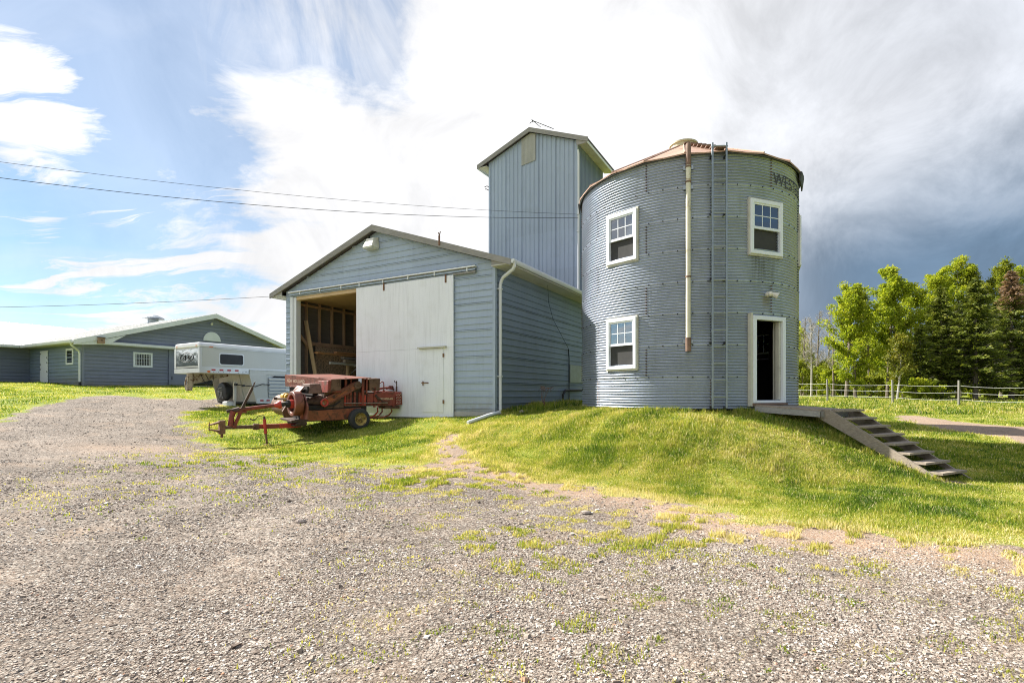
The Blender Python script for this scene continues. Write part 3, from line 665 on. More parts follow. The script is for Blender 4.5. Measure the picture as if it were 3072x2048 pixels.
mb=MB(); mb.tube([(.06,5.6,1.1),(.06,5.6,3.0),(.06,5.55,3.35)],.022,6); mb.tube([(.10,4.9,1.1),(.10,4.9,1.55),(.12,5.1,1.72),(.14,6.8,1.74)],.045,8); mb.build('conduit',M['black'],shed)
mb=MB(); mb.box(.024,.05,5.75,7.9,2.05,2.75); mb.build('wall_hatch',M['galv'],shed)
mb=MB(); mb.tube([(.35,3.0,5.375),(.20,3.4,4.85),(.05,4.1,4.35),(.05,5.6,3.35)],.006,5); mb.build('sagging_wire',M['black'],shed)

# things kept just inside the door
def shed_pt(x,y): 
    c,s_=math.cos(R(ROT)),math.sin(R(ROT)); return SX+x*c-y*s_,SY+x*s_+y*c
def inshed(name,label,cat,group=None):
    o=thing(name,label,cat,SX,SY,.9,ROT,group); ROOTZ[o.name]=.9; return o
def single(mbx,name,mat,label,cat,group=None,smooth=False):
    o=mbx.build(name,mat,None,smooth); o.location=(SX,SY,0); o.rotation_euler=(0,0,R(ROT)); return tag(o,label,cat,group)
single(MB().hexa([(-8.98,1.15,.92),(-8.80,1.15,.92),(-8.80,1.19,.92),(-8.98,1.19,.92),(-9.27,.62,4.50),(-9.08,.62,4.50),(-9.08,.66,4.50),(-9.27,.66,4.50)]),'leaning_board',M['plankwood'],'fresh yellow pine board leaning upright just inside the shed doorway','board')
rk=inshed('lumber_rack','pine upright with white brackets holding lumber inside the shed','rack')
MB().box(-9.0,-8.9,2.55,2.65,.9,3.1).build('upright',M['plankwood'],rk)
for z in (2.15,2.78):
    MB().beam((-9.27,2.9,z),(-8.6,2.9,z),.04,.03).build('bracket',M['whitepipe'],rk); MB().tube([(-9.27,2.92,z-.42),(-8.65,2.92,z-.03)],.015,6).build('brace',M['whitepipe'],rk)
for nm,mat,lab,(x,y0,y1,z,w,h) in [
    ('lumber_board','orangeboard','rust orange board lying on top of the lumber rack in the shed',(-8.95,.95,4.6,3.24,.22,.07)),
    ('lumber_board','orangeboard','shorter orange board stacked over the topmost long board',(-8.92,1.9,4.6,3.32,.18,.06)),
    ('lumber_board','plankwood','long thin pine strip resting on the lower rack brackets and poking out towards the door',(-8.75,.1,4.4,2.20,.10,.06)),
    ('plastic_pipe','whitepipe','white plastic pipe with a blunt end on the upper rack brackets',(-8.85,1.55,4.6,2.86,.09,.085)),
    ('plastic_pipe','whitepipe','white strip lying on the lower bracket under the other pipes',(-8.62,2.2,4.6,2.215,.10,.045)),
    ('lumber_board','greywoody','grey board in the middle of the lumber rack',(-8.78,2.25,4.6,2.97,.16,.12)),
    ('lumber_board','greywood','dark grey board beneath the rust orange boards',(-8.95,2.3,4.6,3.11,.2,.09))]:
    single(MB().beam((x,y0,z),(x,y1,z-.02),w,h),nm,M[mat],lab,'pipe' if 'pipe' in nm else 'lumber','lumber and pipes on the shed rack')
single(MB().box(-9.02,-8.93,.34,.42,.9,2.35),'red_post',M['redpost'],'short dark red post standing behind the left door jamb of the shed','post')
single(MB().tube([(-9.1,1.75,2.15),(-9.05,1.78,1.9),(-9.08,1.8,1.6),(-9.04,1.8,1.3),(-9.06,1.8,.95)],.018,6),'yellow_hose',M['hoseyellow'],'thin yellow hose hanging in front of the strand board in the shed','hose',None,True)

# ------------------------------------------------------------------ grain tower
TX,TY=2.754-.03,21.3
tower=thing('grain_tower','tall narrow blue steel tower with a gable roof rising behind the shed roof','tower',TX,TY,1.2,ROT); ROOTZ[tower.name]=1.2
TW=4.34; tr_=-2.17; trt=lambda x: 13.12-.397*abs(x-tr_); twl=lambda x: trt(x)-.14
mb=MB(); mb.prism([(-TW,1.2),(0,1.2),(0,twl(0)),(tr_,twl(tr_)),(-TW,twl(-TW))],'y',0,.1); vribs(mb,'x',0,-1,-TW,0,lambda x:1.2,lambda x:twl(x)-.02)
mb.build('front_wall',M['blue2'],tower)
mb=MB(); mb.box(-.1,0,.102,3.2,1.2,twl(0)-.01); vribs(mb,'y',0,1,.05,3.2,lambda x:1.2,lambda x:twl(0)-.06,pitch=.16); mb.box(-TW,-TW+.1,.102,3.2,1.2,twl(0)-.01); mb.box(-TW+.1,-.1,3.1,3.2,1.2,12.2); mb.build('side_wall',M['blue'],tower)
mb=MB(); mb.prism([(-2.62,11.62),(-1.93,11.72),(-1.93,twl(-1.93)-.03),(tr_,twl(tr_)-.03),(-2.62,twl(-2.62)-.03)],'y',-.045,-.028)
for k in range(11): mb.box(-2.60+k*.065,-2.585+k*.065,-.055,-.046,11.66+k*.008,twl(-2.60+k*.065)-.06)
mb.build('translucent_panel',M['translucent'],tower)
mb=MB(); mb.prism([(tr_,13.12),(.5,trt(.5)),(.5,trt(.5)-.09),(tr_,13.03),(-4.84,trt(.5)-.09),(-4.84,trt(.5))],'y',-.15,3.4); mb.build('roof',M['shingle'],tower)
for sg in (1,-1):
    e=.52 if sg>0 else -4.86; mb=MB(); mb.prism([(tr_,13.14),(e,trt(.52)+.02),(e,trt(.52)-.17),(tr_,13.14-.19)],'y',-.19,-.153); mb.build('rake_board',M['greywood'],tower)
    mb=MB(); mb.hexa([(.004,-.148,twl(0)-.13),(.46,-.148,trt(.5)-.14),(.46,3.35,trt(.5)-.14),(.004,3.35,twl(0)-.13),(.004,-.148,twl(0)-.10),(.46,-.148,trt(.5)-.11),(.46,3.35,trt(.5)-.11),(.004,3.35,twl(0)-.10)]) if sg>0 else mb.box(-4.80,-TW-.004,-.148,3.35,trt(.5)-.14,trt(.5)-.11); mb.build('soffit',M['cream'],tower)
    mb=MB(); mb.box(*((.462,.49) if sg>0 else (-4.83,-4.802)),-.15,3.38,trt(.5)-.20,trt(.5)-.093); mb.build('fascia',M['white'],tower)
mb=MB(); mb.prism([(.0,twl(0)-.02),(.46,trt(.5)-.1),(.46,trt(.5)-.2),(.02,twl(0)-.26)],'y',-.15,-.12); mb.build('soffit_return',M['greywood'],tower)
mb=MB(); mb.tube([(.05,-.02,5.4),(.05,-.02,11.55),(.04,-.06,11.70)],.045,10); pp=mb.build('downspout',M['white'],tower,True)
for z in (9.0,8.3): MB().tube([(.05,-.06,z),(.05,-.14,z+.02)],.03,6).build('insulator',M['white'],pp)
mb=MB(); mb.beam((-2.0,-.22,13.38),(-1.6,-.22,12.98),.02,.025); mb.beam((-1.98,-.2,13.36),(-1.0,-.2,12.76),.02,.025); mb.beam((-2.14,-.2,13.28),(-2.0,-.2,13.33),.02,.02); mb.beam((-2.01,-.24,13.40),(-1.97,-.2,13.30),.03,.03); mb.build('bent_strip',M['darkflash'],tower)
mb=MB(); mb.tube([(-TW-.02,.05,11.05),(-TW-.12,.05,11.12),(-TW-.25,.05,11.1)],.018,6); mb.tube([(-TW-.02,.05,10.9),(-TW-.14,.05,10.98),(-TW-.22,.05,11.0)],.018,6); mb.build('wall_hook',M['black'],tower)

# ------------------------------------------------------------------ round corrugated grain bin
BZ=1.25
gbin=thing('grain_bin','round corrugated steel grain bin with white windows and a rusty cone roof','grain bin',BIN[0],BIN[1],BZ); Rb=BIN_R; RH=.735
NC=240; per=9; rows=8*11*per
HOLES=[(-139.1,7.2,3.72,4.74),(-139.1,7.2,1.06,2.12),(-68.9,7.6,3.70,4.72),(-67.3,8.0,.20,2.06),(-25.5,7.2,3.72,4.74),(20.5,7.2,1.06,2.12)]
th=np.arange(NC)*2*math.pi/NC; zz=np.arange(rows+1)/rows*8*RH
ringno=np.minimum((zz/RH).astype(int),7)
rad=Rb+.0150*np.sin(zz/RH*11*2*math.pi)+.002*(ringno%2)
fr=(zz/RH)%1; rad=np.where((fr<.012)|(fr>.988),Rb+.009,rad)
V=np.stack([rad[:,None]*np.cos(th)[None],rad[:,None]*np.sin(th)[None],np.repeat(zz[:,None],NC,1)],-1).reshape(-1,3)
ii=np.arange(rows)[:,None]*NC; jj=np.arange(NC)[None]; j2=(jj+1)%NC
F=np.stack([ii+jj,ii+j2,ii+NC+j2,ii+NC+jj],-1).reshape(-1,4)
fc=V[F].mean(1); fa=np.degrees(np.arctan2(fc[:,1],fc[:,0])); keep=np.ones(len(F),bool)
for (a,hw,z0,z1) in HOLES: keep&=~((np.abs((fa-a+180)%360-180)<hw)&(fc[:,2]>z0)&(fc[:,2]<z1))
np_mesh('wall',V,F[keep],M['bin'],gbin,smooth=True)
# inner lining, floors
mb=MB(); Ri=Rb-.11; n=96
for k in range(n):
    a0,a1=2*math.pi*k/n,2*math.pi*(k+1)/n; am=math.degrees((a0+a1)/2)
    cuts=[0,8*RH]; hz=[(z0,z1) for (a,hw,z0,z1) in HOLES if abs((am-a+180)%360-180)<hw+1]
    segs=[]; lo=0
    for z0,z1 in sorted(hz): segs.append((lo,z0)); lo=z1
    segs.append((lo,5.8))
    for z0,z1 in segs: mb.add([(Ri*math.cos(a0),Ri*math.sin(a0),z0),(Ri*math.cos(a1),Ri*math.sin(a1),z0),(Ri*math.cos(a1),Ri*math.sin(a1),z1),(Ri*math.cos(a0),Ri*math.sin(a0),z1)],[(0,1,2,3)])
mb.build('wall_lining',M['liner'],gbin)
mb=MB(); mb.cyl((0,0,.02),(0,0,.12),Ri-.004,n=64); mb.build('floor',M['darkwood'],gbin)
mb=MB(); mb.cyl((0,0,2.78),(0,0,2.98),Ri-.004,n=64); mb.build('upper_floor',M['darkwood'],gbin)
def pol(a,r,z): a=R(a); return (r*math.cos(a),r*math.sin(a),z)
def openat(a,z): return any(abs((a-h[0]+180)%360-180)<h[1]+2 and h[2]-.1<z<h[3]+.1 for h in HOLES)
BL=[]
for k in range(1,8):
    for i in range(54):
        a=-180+i*360/54+2.2
        if not openat(a,k*RH): BL.append((a,k*RH,0))
for k in range(8):
    off=-125.8 if k%2 else -96.5
    for q in range(6):
        z=k*RH+.06
        while z<(k+1)*RH-.03:
            if not openat(off+60*q,z): BL.append((off+60*q,z,1 if k%2 or k==0 else 2))
            z+=RH/11
BL.sort(key=lambda b:abs((b[0]+101+180)%360-180)*.02+b[1]*.25)
pb=MB().cyl((0,0,-.004),(0,0,.020),.017,.011,8); bp_=None; rest={0:MB(),1:MB()}
for i,(a,z,kd) in enumerate(BL):
    m_=1 if kd==1 else 0
    if i<98:
        key='rusty_bolt' if m_ else 'bolt'
        if i==0: protos={}
        if key not in protos: protos[key]=pb.build(key,M['rustbolt'] if m_ else M['bolt'],gbin); o_=protos[key]
        else: o_=protos[key].copy(); COL.objects.link(o_)
        o_.location=pol(a,Rb+.010,z); o_.rotation_euler=(0,R(90),R(a))
    else: rest[m_].cyl(pol(a,Rb+.004,z),pol(a,Rb+.028,z),.017,.011,6)
rest[0].build('bolt',M['bolt'],gbin,kind='stuff'); rest[1].build('rusty_bolt',M['rustbolt'],gbin,kind='stuff')
# roof: twenty folded panels with raised joints
mb=MB(); NR=20; ez=5.87; 
def roofz(r): return ez+(2.96-r)*.535
for k in range(NR):
    a0=360/NR*k; 
    for s,(d0,d1) in enumerate(((0,.5),(.5,1))):
        b0,b1=a0+360/NR*d0,a0+360/NR*d1; u0=.02 if d0==0 else -.012; u1=.02 if d1==1 else -.012
        mb.add([pol(b0,2.96,roofz(2.96)+u0),pol(b1,2.96,roofz(2.96)+u1),pol(b1,.3,roofz(.3)),pol(b0,.3,roofz(.3))],[(0,1,2,3)])
        mb.add([pol(b0,2.96,roofz(2.96)+u0),pol(b1,2.96,roofz(2.96)+u1),pol(b1,2.955,roofz(2.96)+u1-.03),pol(b0,2.955,roofz(2.96)+u0-.03)],[(0,1,2,3)])
rf=mb.build('roof',M['rustroof'],gbin)
mb=MB()
for k in range(NR): mb.tube([pol(360/NR*k,2.96,roofz(2.96)+.03),pol(360/NR*k,1.6,roofz(1.6)+.02),pol(360/NR*k,.38,roofz(.38)+.015)],.020,6)
mb.build('roof_rib',M['rustroof'],rf,kind=None)
mb=MB(); mb.lathe([(2.90,5.89),(2.945,5.83),(2.93,5.81),(2.875,5.85)],(0,0,0),'z',60); mb.build('eave_flashing',M['darkflash'],rf)
for a,w in ((-36,7),(-31,5),(172,5)):
    mb=MB(); mb.hexa([pol(a-w/2,2.92,5.66),pol(a+w/2,2.92,5.56),pol(a+w/2,2.95,5.56),pol(a-w/2,2.95,5.66),pol(a-w/2,2.93,5.87),pol(a+w/2,2.93,5.87),pol(a+w/2,2.99,5.86),pol(a-w/2,2.99,5.86)]); mb.build('loose_flashing',M['darkflash'],rf)
mb=MB(); cz=roofz(.4); mb.lathe([(.36,cz-.05),(.36,cz+.14),(.39,cz+.15),(.39,cz+.19),(.28,cz+.22),(.0,cz+.25)],(0,0,0),'z',28); cap=mb.build('roof_cap',M['capcream'],rf,True)
MB().lathe([(.13,cz+.21),(.14,cz+.27),(.10,cz+.33),(0,cz+.36)],(0,0,0),'z',16).build('vent_dome',M['galv'],cap,True)
for i in range(9):
    r=.55+i*.30; mb=MB(); p=Vector(pol(-91,r,roofz(r)+.06)); q=Vector(pol(-91-14/(r+.3),r,roofz(r)+.06)); mb.beam(p,q,.14,.03); mb.build('roof_step',M['rustpipe'],rf)
# windows
def flatbox(mb,a,r0,r1,u0,u1,z0,z1):
    a=R(a); n=(math.cos(a),math.sin(a)); t=(-n[1],n[0])
    P=lambda r,u,z:(n[0]*r+t[0]*u,n[1]*r+t[1]*u,z)
    mb.hexa([P(r0,u0,z0),P(r0,u1,z0),P(r1,u1,z0),P(r1,u0,z0),P(r0,u0,z1),P(r0,u1,z1),P(r1,u1,z1),P(r1,u0,z1)])
def window(a,z0,z1,w,name='window',lab=None):
    r=Rb+.045; mb=MB(); h=w/2; f=.085
    for (u0,u1,a0,a1) in ((-h,-h+f,z0,z1),(h-f,h,z0,z1),(-h+f,h-f,z1-f,z1),(-h+f,h-f,z0,z0+f)): flatbox(mb,a,r-.115,r,u0,u1,a0,a1)
    wn=mb.build(name,M['vinyl'],gbin,bevel=.008,label=lab)
    mb=MB(); zm=(z0+z1)/2-.02; i0=-h+f; 
    for (u0,u1,a0,a1) in ((i0,-i0,zm-.03,zm+.03),(i0,i0+.035,zm+.03,z1-f),(-i0-.035,-i0,zm+.03,z1-f),(i0+.035,-i0-.035,z1-f-.035,z1-f)): flatbox(mb,a,r-.06,r-.02,u0,u1,a0,a1)
    mb.build('sash',M['vinyl'],wn)
    mb=MB(); uu=-i0-.035; H=z1-f-.035-zm-.03
    for k in (1,2): flatbox(mb,a,r-.044,r-.030,-uu+2*uu*k/3-.009,-uu+2*uu*k/3+.009,zm+.03,z1-f-.035)
    flatbox(mb,a,r-.044,r-.030,-uu,uu,zm+.03+H/2-.009,zm+.03+H/2+.009); mb.build('muntin',M['vinyl'],wn)
    mb=MB(); flatbox(mb,a,r-.040,r-.036,-uu,uu,zm+.03,z1-f-.035); mb.build('pane',M['glass'],wn)
    mb=MB(); flatbox(mb,a,r-.085,r-.081,i0,-i0,z0+f,zm-.03); mb.build('screen',M['screen'],wn)
    mb=MB(); flatbox(mb,a,r-.10,r-.09,i0,-i0,zm-.19,zm-.165); mb.build('raised_sash',M['vinyl'],wn)
    mb=MB()
    for (u0,u1,a0,a1) in ((-h-.028,-h-.002,z0-.03,z1+.03),(h+.002,h+.028,z0-.03,z1+.03),(-h-.002,h+.002,z1+.002,z1+.03),(-h-.002,h+.002,z0-.04,z0-.002)): flatbox(mb,a,Rb-.07,Rb+.012,u0,u1,a0,a1)
    mb.build('casing',M['cream'],wn)
    return wn
window(-139.1,3.60,4.84,.90); window(-139.3,.95,2.22,.90); window(-68.9,3.57,4.83,.98); window(-25.5,3.60,4.86,.9); window(20.5,.95,2.22,.9)
# doorway with its storm-door frame, open inner door
a=-67.35; r=Rb+.05; mb=MB(); h=.515; f=.10
for (u0,u1,z0,z1) in ((-h,-h+f,.13,2.15),(h-f,h,.13,2.15),(-h+f,h-f,2.15-f,2.15),(-h+f,h-f,.13,.19)): flatbox(mb,a,r-.13,r,u0,u1,z0,z1)
df=mb.build('door_frame',M['vinyl'],gbin,bevel=.01)
mb=MB(); flatbox(mb,a,r-.14,r-.06,h-f-.07,h-f-.012,.2,2.04); flatbox(mb,a,r-.24,r-.15,h-f-.05,h-f-.005,.2,2.04); mb.build('inner_jamb',M['cream'],df)
mb=MB(); flatbox(mb,a,Rb-.05,r+.03,-h-.02,h+.02,.085,.128); mb.build('door_sill',M['rustpipe'],df)
mb=MB(); flatbox(mb,a,Rb-.06,Rb+.03,-h-.075,-h-.004,.06,2.20); mb.build('door_casing',M['cream'],df)
# fill pipe, ladder, lamp, maker's name
mb=MB(); mb.tube([pol(-106.5,Rb+.075,1.62),pol(-106.5,Rb+.075,5.62)],.056,14); fp=mb.build('fill_pipe',M['pipe'],gbin,True)
MB().tube([pol(-106.5,Rb+.076,5.60),pol(-106.5,Rb+.076,6.02),pol(-106.5,Rb+.03,6.09)],.060,14).build('pipe_head',M['rustpipe'],fp,True)
MB().tube([pol(-106.5,Rb+.076,1.32),pol(-106.5,Rb+.076,1.60)],.064,14).build('pipe_foot',M['rustpipe'],fp,True)
for z in (1.60,3.02,5.20,5.55): MB().tube([pol(-106.5,Rb+.075,z),pol(-106.5,Rb+.075,z+.035)],.067,14).build('band',M['rustpipe'],fp,True)
for z in (5.55,5.1,1.55): mb=MB(); flatbox(mb,-106.5,Rb,Rb+.06,-.11,.11,z-.04,z+.05); mb.build('pipe_bracket',M['galv'],fp)
lad=None; mbr=[MB(),MB()]
rl=Rb+.13; hw=.155; aL=-93.55
n_=(math.cos(R(aL)),math.sin(R(aL))); t_=(-n_[1],n_[0]); P=lambda rr,u,z:(n_[0]*rr+t_[0]*u,n_[1]*rr+t_[1]*u,z)
ladder=bpy.data.objects.new('ladder',None); COL.objects.link(ladder); ladder.parent=gbin
for u in (-hw,hw): MB().beam(P(rl,u,.02),P(rl,u,6.04),.036,.04).build('rail',M['galv'],ladder)
z=.28
while z<6.05:
    MB().tube([P(rl,-hw-.03,z-.03),P(rl,-hw+.02,z),P(rl,hw-.02,z),P(rl,hw+.03,z-.01)],.020,6).build('rung',M['galv'],ladder,True); z+=.379
for z in (.02,1.5,2.95,4.45,5.75):
    for u in (-hw,hw): MB().beam(P(Rb,u,z),P(rl,u,z),.05,.05).build('standoff',M['bolt'],ladder)
mb=MB(); mb.cyl(pol(-68.2,Rb,2.66),pol(-68.2,Rb+.05,2.66),.06); mb.ball(pol(-68.2,Rb+.09,2.66),.06,12,8); fl=mb.build('floodlight',M['lampbody'],gbin,True)
c0=Vector(pol(-67.3,Rb+.10,2.66)); c1=Vector(pol(-65.9,Rb+.20,2.60)); MB().cyl(c0,c1,.045,.075).build('lamp_head',M['lampbody'],fl); MB().cyl(c1,c1+(c1-c0)*.03,.07).build('lens',M['lens'],fl)
def onbin(u,v): return pol(-64.6+math.degrees(u/Rb),Rb+.0195,5.26+v)
text_obj('maker_name','WESTEEL',.40,M['stencil'],gbin,onbin,.004,1.08)

# ------------------------------------------------------------------ deck and stairs at the bin door
deck=thing('wooden_deck','small wedge shaped deck of grey weathered boards outside the bin doorway','deck',6.6,11.75,1.0); ROOTZ[deck.name]=1.0
A=(5.44,11.80);B=(6.62,11.0);C=(7.5,11.44);D=(7.0,12.75)
def dz(p): 
    t=max(0,min(1,((p[0]-5.44)*.74+(11.80-p[1])*.67)/1.43)); return 1.355-.10*t
def lerp(a,b,t): return (a[0]+(b[0]-a[0])*t,a[1]+(b[1]-a[1])*t)
nb=7
for k in range(nb):
    t0,t1=k/nb+.008,(k+1)/nb-.008; p=[lerp(A,D,t0),lerp(B,C,t0),lerp(B,C,t1),lerp(A,D,t1)]
    MB().hexa([(x-6.6,y-11.75,dz((x,y))-.035) for x,y in p]+[(x-6.6,y-11.75,dz((x,y))) for x,y in p]).build('deck_board',M['greywoody'],deck)
def deckbeam(p,q,dzz,h,nm):
    MB().beam((p[0]-6.6,p[1]-11.75,dz(p)-dzz),(q[0]-6.6,q[1]-11.75,dz(q)-dzz),.045,h).build(nm,M['greywood'],deck)
deckbeam(lerp(A,B,.10),lerp(A,B,1.0),.10,.125,'rim_joist'); deckbeam(lerp(B,C,.03),lerp(B,C,.98),.10,.125,'rim_joist'); deckbeam(lerp(D,C,.1),C,.11,.14,'rim_joist')
SW=.95; sx,sy=6.75,11.0; ux,uy=.455,-.89; vx,vy=.89,.455; run=2.06; ztp=1.262
st=thing('wooden_stairs','flight of grey weathered timber steps going down the grassy mound from the deck','stairs',7.6,9.4,0.0)
def S(u,v,z): return (sx+ux*u+vx*v-7.6,sy+uy*u+vy*v-9.4,z)
zs=lambda u: ztp-.60*u
for v in (0,SW):
    mb=MB(); q=[S(-.18,v,ztp),S(.06,v,ztp),S(run,v,zs(run)+.02),S(run+.12,v,zs(run)-.04),S(run-.14,v,zs(run)-.06),S(-.18,v,ztp-.19)]
    off=Vector((vx*.045,vy*.045,0)); mb.add([Vector(p) for p in q]+[Vector(p)+off for p in q],[tuple(range(6)),tuple(range(11,5,-1))]+[(i,(i+1)%6,6+(i+1)%6,6+i) for i in range(6)])
    mb.build('stringer',M['greywoody'],st)
for k in range(8):
    u=.02+k*run/8; z=ztp-.012-k*(.60*run/8) if k else ztp-.005
    p=[S(u,.05,z-.04),S(u+.24,.05,z-.04),S(u+.24,SW-.002,z-.04),S(u,SW-.002,z-.04)]; MB().hexa(p+[(a,b,c+.04) for a,b,c in p]).build('tread',M['greywoody'],st)
# ------------------------------------------------------------------ horse barn up on the left
barn=thing('horse_barn','slate blue stable with white trim and white metal roof at the far left','barn',-24.3,29,2.0,ROT); ROOTZ[barn.name]=2.0
GW=14.6; ry=7.3; bz=lambda y: 7.02-.3127*abs(y-ry)
wtop=4.43
mb=MB(); mb.prism([(0,1.8),(5.82,1.8),(5.82,wtop),(0,wtop)],'x',-.12,0); mb.prism([(8.72,1.8),(GW,1.8),(GW,wtop),(8.72,wtop)],'x',-.12,0); mb.prism([(0,wtop),(GW,wtop),(GW,bz(GW)-.2),(ry,bz(ry)-.2),(0,bz(0)-.2)],'x',-.12,0)
def gs(z):
    if z<4.40: return [(.06,5.8),(8.75,GW)]
    if z<4.62: return []
    h=(6.80-z)/.3127; return [(max(ry-h,.8),ry+h)]
hribs(mb,'y',0,1,gs,2.05,6.8,w=.05,d=.035)
mb.build('gable_wall',M['slate'],barn)
mb=MB(); mb.box(-7.23,-.0,.0,.12,1.8,wtop) if False else mb.box(-7.23,-.122,0,.12,1.8,wtop+.2); hribs(mb,'x',0,-1,lambda z:[(-7.2,-.05)],2.0,4.42,w=.05,d=.035); mb.build('side_wall',M['blue'],barn)  # lit side painted a brighter blue than the shaded gable and wing
mb=MB(); mb.box(-7.35,-7.23,-15,-.002,1.9,wtop+.2); hribs(mb,'y',-7.23,1,lambda z:[(-15,-.03)],2.05,4.42,w=.05,d=.035); mb.build('wing_wall',M['slate'],barn)
mb=MB(); mb.box(-22,-7.4,GW-.1,GW,1.8,4.43); mb.box(-22,-21.9,-15,GW,1.8,4.4); mb.box(-22,-7.36,-15,-14.9,1.8,4.4); mb.build('rear_wall',M['slate'],barn)
mb=MB(); mb.box(-.10,.03,-.03,.06,2.0,wtop); mb.build('corner_trim',M['slate'],barn)
mb=MB(); mb.box(-.1,.02,.07,5.8,1.7,2.06); mb.box(-.1,.04,5.82,GW,1.7,2.12); mb.build('foundation',M['concrete'],barn)
# roofs
mb=MB(); mb.prism([(ry,7.02),(GW+.6,bz(GW+.6)),(GW+.6,bz(GW+.6)-.1),(ry,6.92),(-.6,bz(-.6)-.1),(-.6,bz(-.6))],'x',-22,.5)
for k in range(55):
    x=-21.8+k*.41
    for sg in (-1,1):
        ye=-.6 if sg<0 else GW+.6
        mb.prism([(ry,7.025),(ye,bz(ye)+.005),(ye,bz(ye)+.035),(ry,7.055)],'x',x,x+.03)
roof=mb.build('roof',M['whiteroof'],barn)
wz=lambda x: 6.72-.277*abs(x+14.3)
mb=MB(); mb.prism([(-14.3,6.72),(-6.63,wz(-6.63)),(-6.63,wz(-6.63)-.1),(-14.3,6.6),(-21.97,wz(-6.63)-.1),(-21.97,wz(-6.63))],'y',-15.5,5.5)
for k in range(50):
    y=-15.3+k*.42
    mb.prism([(-14.3,6.725),(-6.63,wz(-6.63)+.005),(-6.63,wz(-6.63)+.035),(-14.3,6.755)],'y',y,y+.03)
mb.build('wing_roof',M['whiteroof'],barn)
for sg in (1,-1):
    ye=-.62 if sg>0 else GW+.62; mb=MB(); mb.prism([(ry,7.07),(ye,bz(ye)+.04),(ye,bz(ye)-.24),(ry,6.76)],'x',.503,.54); mb.build('rake_board',M['white'],barn)
mb=MB(); mb.prism([(-.62,4.30),(1.0,4.43),(1.9,bz(1.9)-.28),(-.62,bz(-.62)-.25)],'x',.45,.50); mb.prism([(GW+.62,4.30),(GW-1.,4.43),(GW-1.9,bz(1.9)-.28),(GW+.62,bz(-.62)-.25)],'x',.45,.50); mb.build('eave_return',M['white'],barn)
mb=MB(); mb.box(.003,.46,-.55,GW+.55,4.43,4.46); mb.box(.02,.49,.0,GW+.5,4.465,4.60); mb.build('plate_trim',M['white'],barn)
mb=MB(); mb.box(-7.2,.45,-.60,-.003,4.42,4.45); mb.box(-7.226,-6.65,-15,-.62,4.42,4.45); mb.build('soffit',M['cream'],barn)
mb=MB(); mb.prism([(-.60,4.40),(-.60,4.55),(-.74,4.56),(-.72,4.44),(-.68,4.40)],'x',-6.63,.42); mb.prism([(-6.63,4.40),(-6.63,4.55),(-6.49,4.56),(-6.51,4.44),(-6.55,4.40)],'y',-15.4,-.75); mb.build('gutter',M['white'],barn)
mb=MB(); mb.tube([(.25,-.66,4.42),(.22,-.62,4.30),(-.12,-.16,4.02),(-.14,-.10,3.85),(-.14,-.10,2.25)],.055,8); ds=mb.build('downspout',M['white'],barn,True)
MB().tube([(-.14,-.10,2.26),(-.14,-.10,1.95)],.06,8).build('drain_sleeve',M['black'],ds)
# ventilator, half round vent, gable lamp
mb=MB(); mb.lathe([(.35,6.9),(.35,7.22),(.74,7.26),(.70,7.36),(.30,7.56),(0,7.60)],(-7.6,ry,0),'z',24); mb.build('roof_ventilator',M['galv'],barn)
mb=MB(); hv=[(ry+.60*math.cos(math.pi*k/16),5.22+.62*math.sin(math.pi*k/16)) for k in range(17)]; mb.prism(hv,'x',.022,.06); vt=mb.build('gable_vent',M['white'],barn)
mb=MB()
for k in range(8):
    z=5.27+k*.065; h=.54*math.sqrt(max(0,1-((z-5.22)/.60)**2)); mb.box(.062,.075,ry-h,ry+h,z,z+.035)
mb.build('louvre',M['vinyl'],vt)
mb=MB(); mb.cyl((.02,ry,6.45),(.10,ry,6.45),.05); mb.cyl((.10,ry-.02,6.42),(.22,ry-.12,6.36),.05,.08); mb.build('floodlight',M['lampbody'],barn)
# barred window
mb=MB(); y0,y1,z0,z1=2.50,3.56,3.22,4.13
for b in ((y0,y0+.11,z0,z1),(y1-.11,y1,z0,z1),(y0+.11,y1-.11,z1-.11,z1),(y0+.11,y1-.11,z0,z0+.11)): mb.box(.0,.05,*b)
bw=mb.build('barred_window',M['vinyl'],barn); MB().box(.022,.030,y0+.11,y1-.11,z0+.11,z1-.11).build('pane',M['dark'],bw)
for k in range(9): MB().tube([(.042,y0+.16+k*.092,z0+.1),(.042,y0+.16+k*.092,z1-.1)],.0135,6).build('bar',M['white'],bw)
# side door in two leaves, small window
mb=MB(); mb.box(-5.62,-4.50,-.035,-.022,2.16,4.22); sd=mb.build('stable_door_frame',M['white'],barn)
for z0,z1 in ((2.2,3.17),(3.19,4.17)): lf=MB().box(-5.56,-4.56,-.05,-.037,z0,z1).build('door_leaf',M['white'],sd)
mb=MB()
for z in (2.3,3.05,3.35,4.0): mb.box(-5.58,-5.48,-.065,-.052,z,z+.07)
for z in (2.9,3.45,3.75): mb.box(-4.64,-4.56,-.065,-.052,z,z+.07)
mb.build('hardware',M['bolt'],sd)
mb=MB()
for b in ((-2.05,-1.95,3.28,4.22),(-1.25,-1.15,3.28,4.22),(-1.95,-1.25,4.12,4.22),(-1.95,-1.25,3.28,3.38)): mb.box(b[0],b[1],-.05,0,b[2],b[3])
sw=mb.build('side_window',M['vinyl'],barn); MB().box(-1.95,-1.25,-.034,-.026,3.38,4.12).build('pane',M['glass'],sw); MB().box(-1.95,-1.25,-.024,-.020,3.38,4.12).build('blind',M['cream'],sw)
mb=MB(); mb.box(.03,.08,4.50,5.86,2.16,4.42); mb.box(.082,.10,4.50,4.62,2.16,4.42); bd=mb.build('sliding_barn_door',M['slate'],barn); MB().box(.084,.12,4.66,4.69,2.5,2.72).build('handle',M['bolt'],bd)
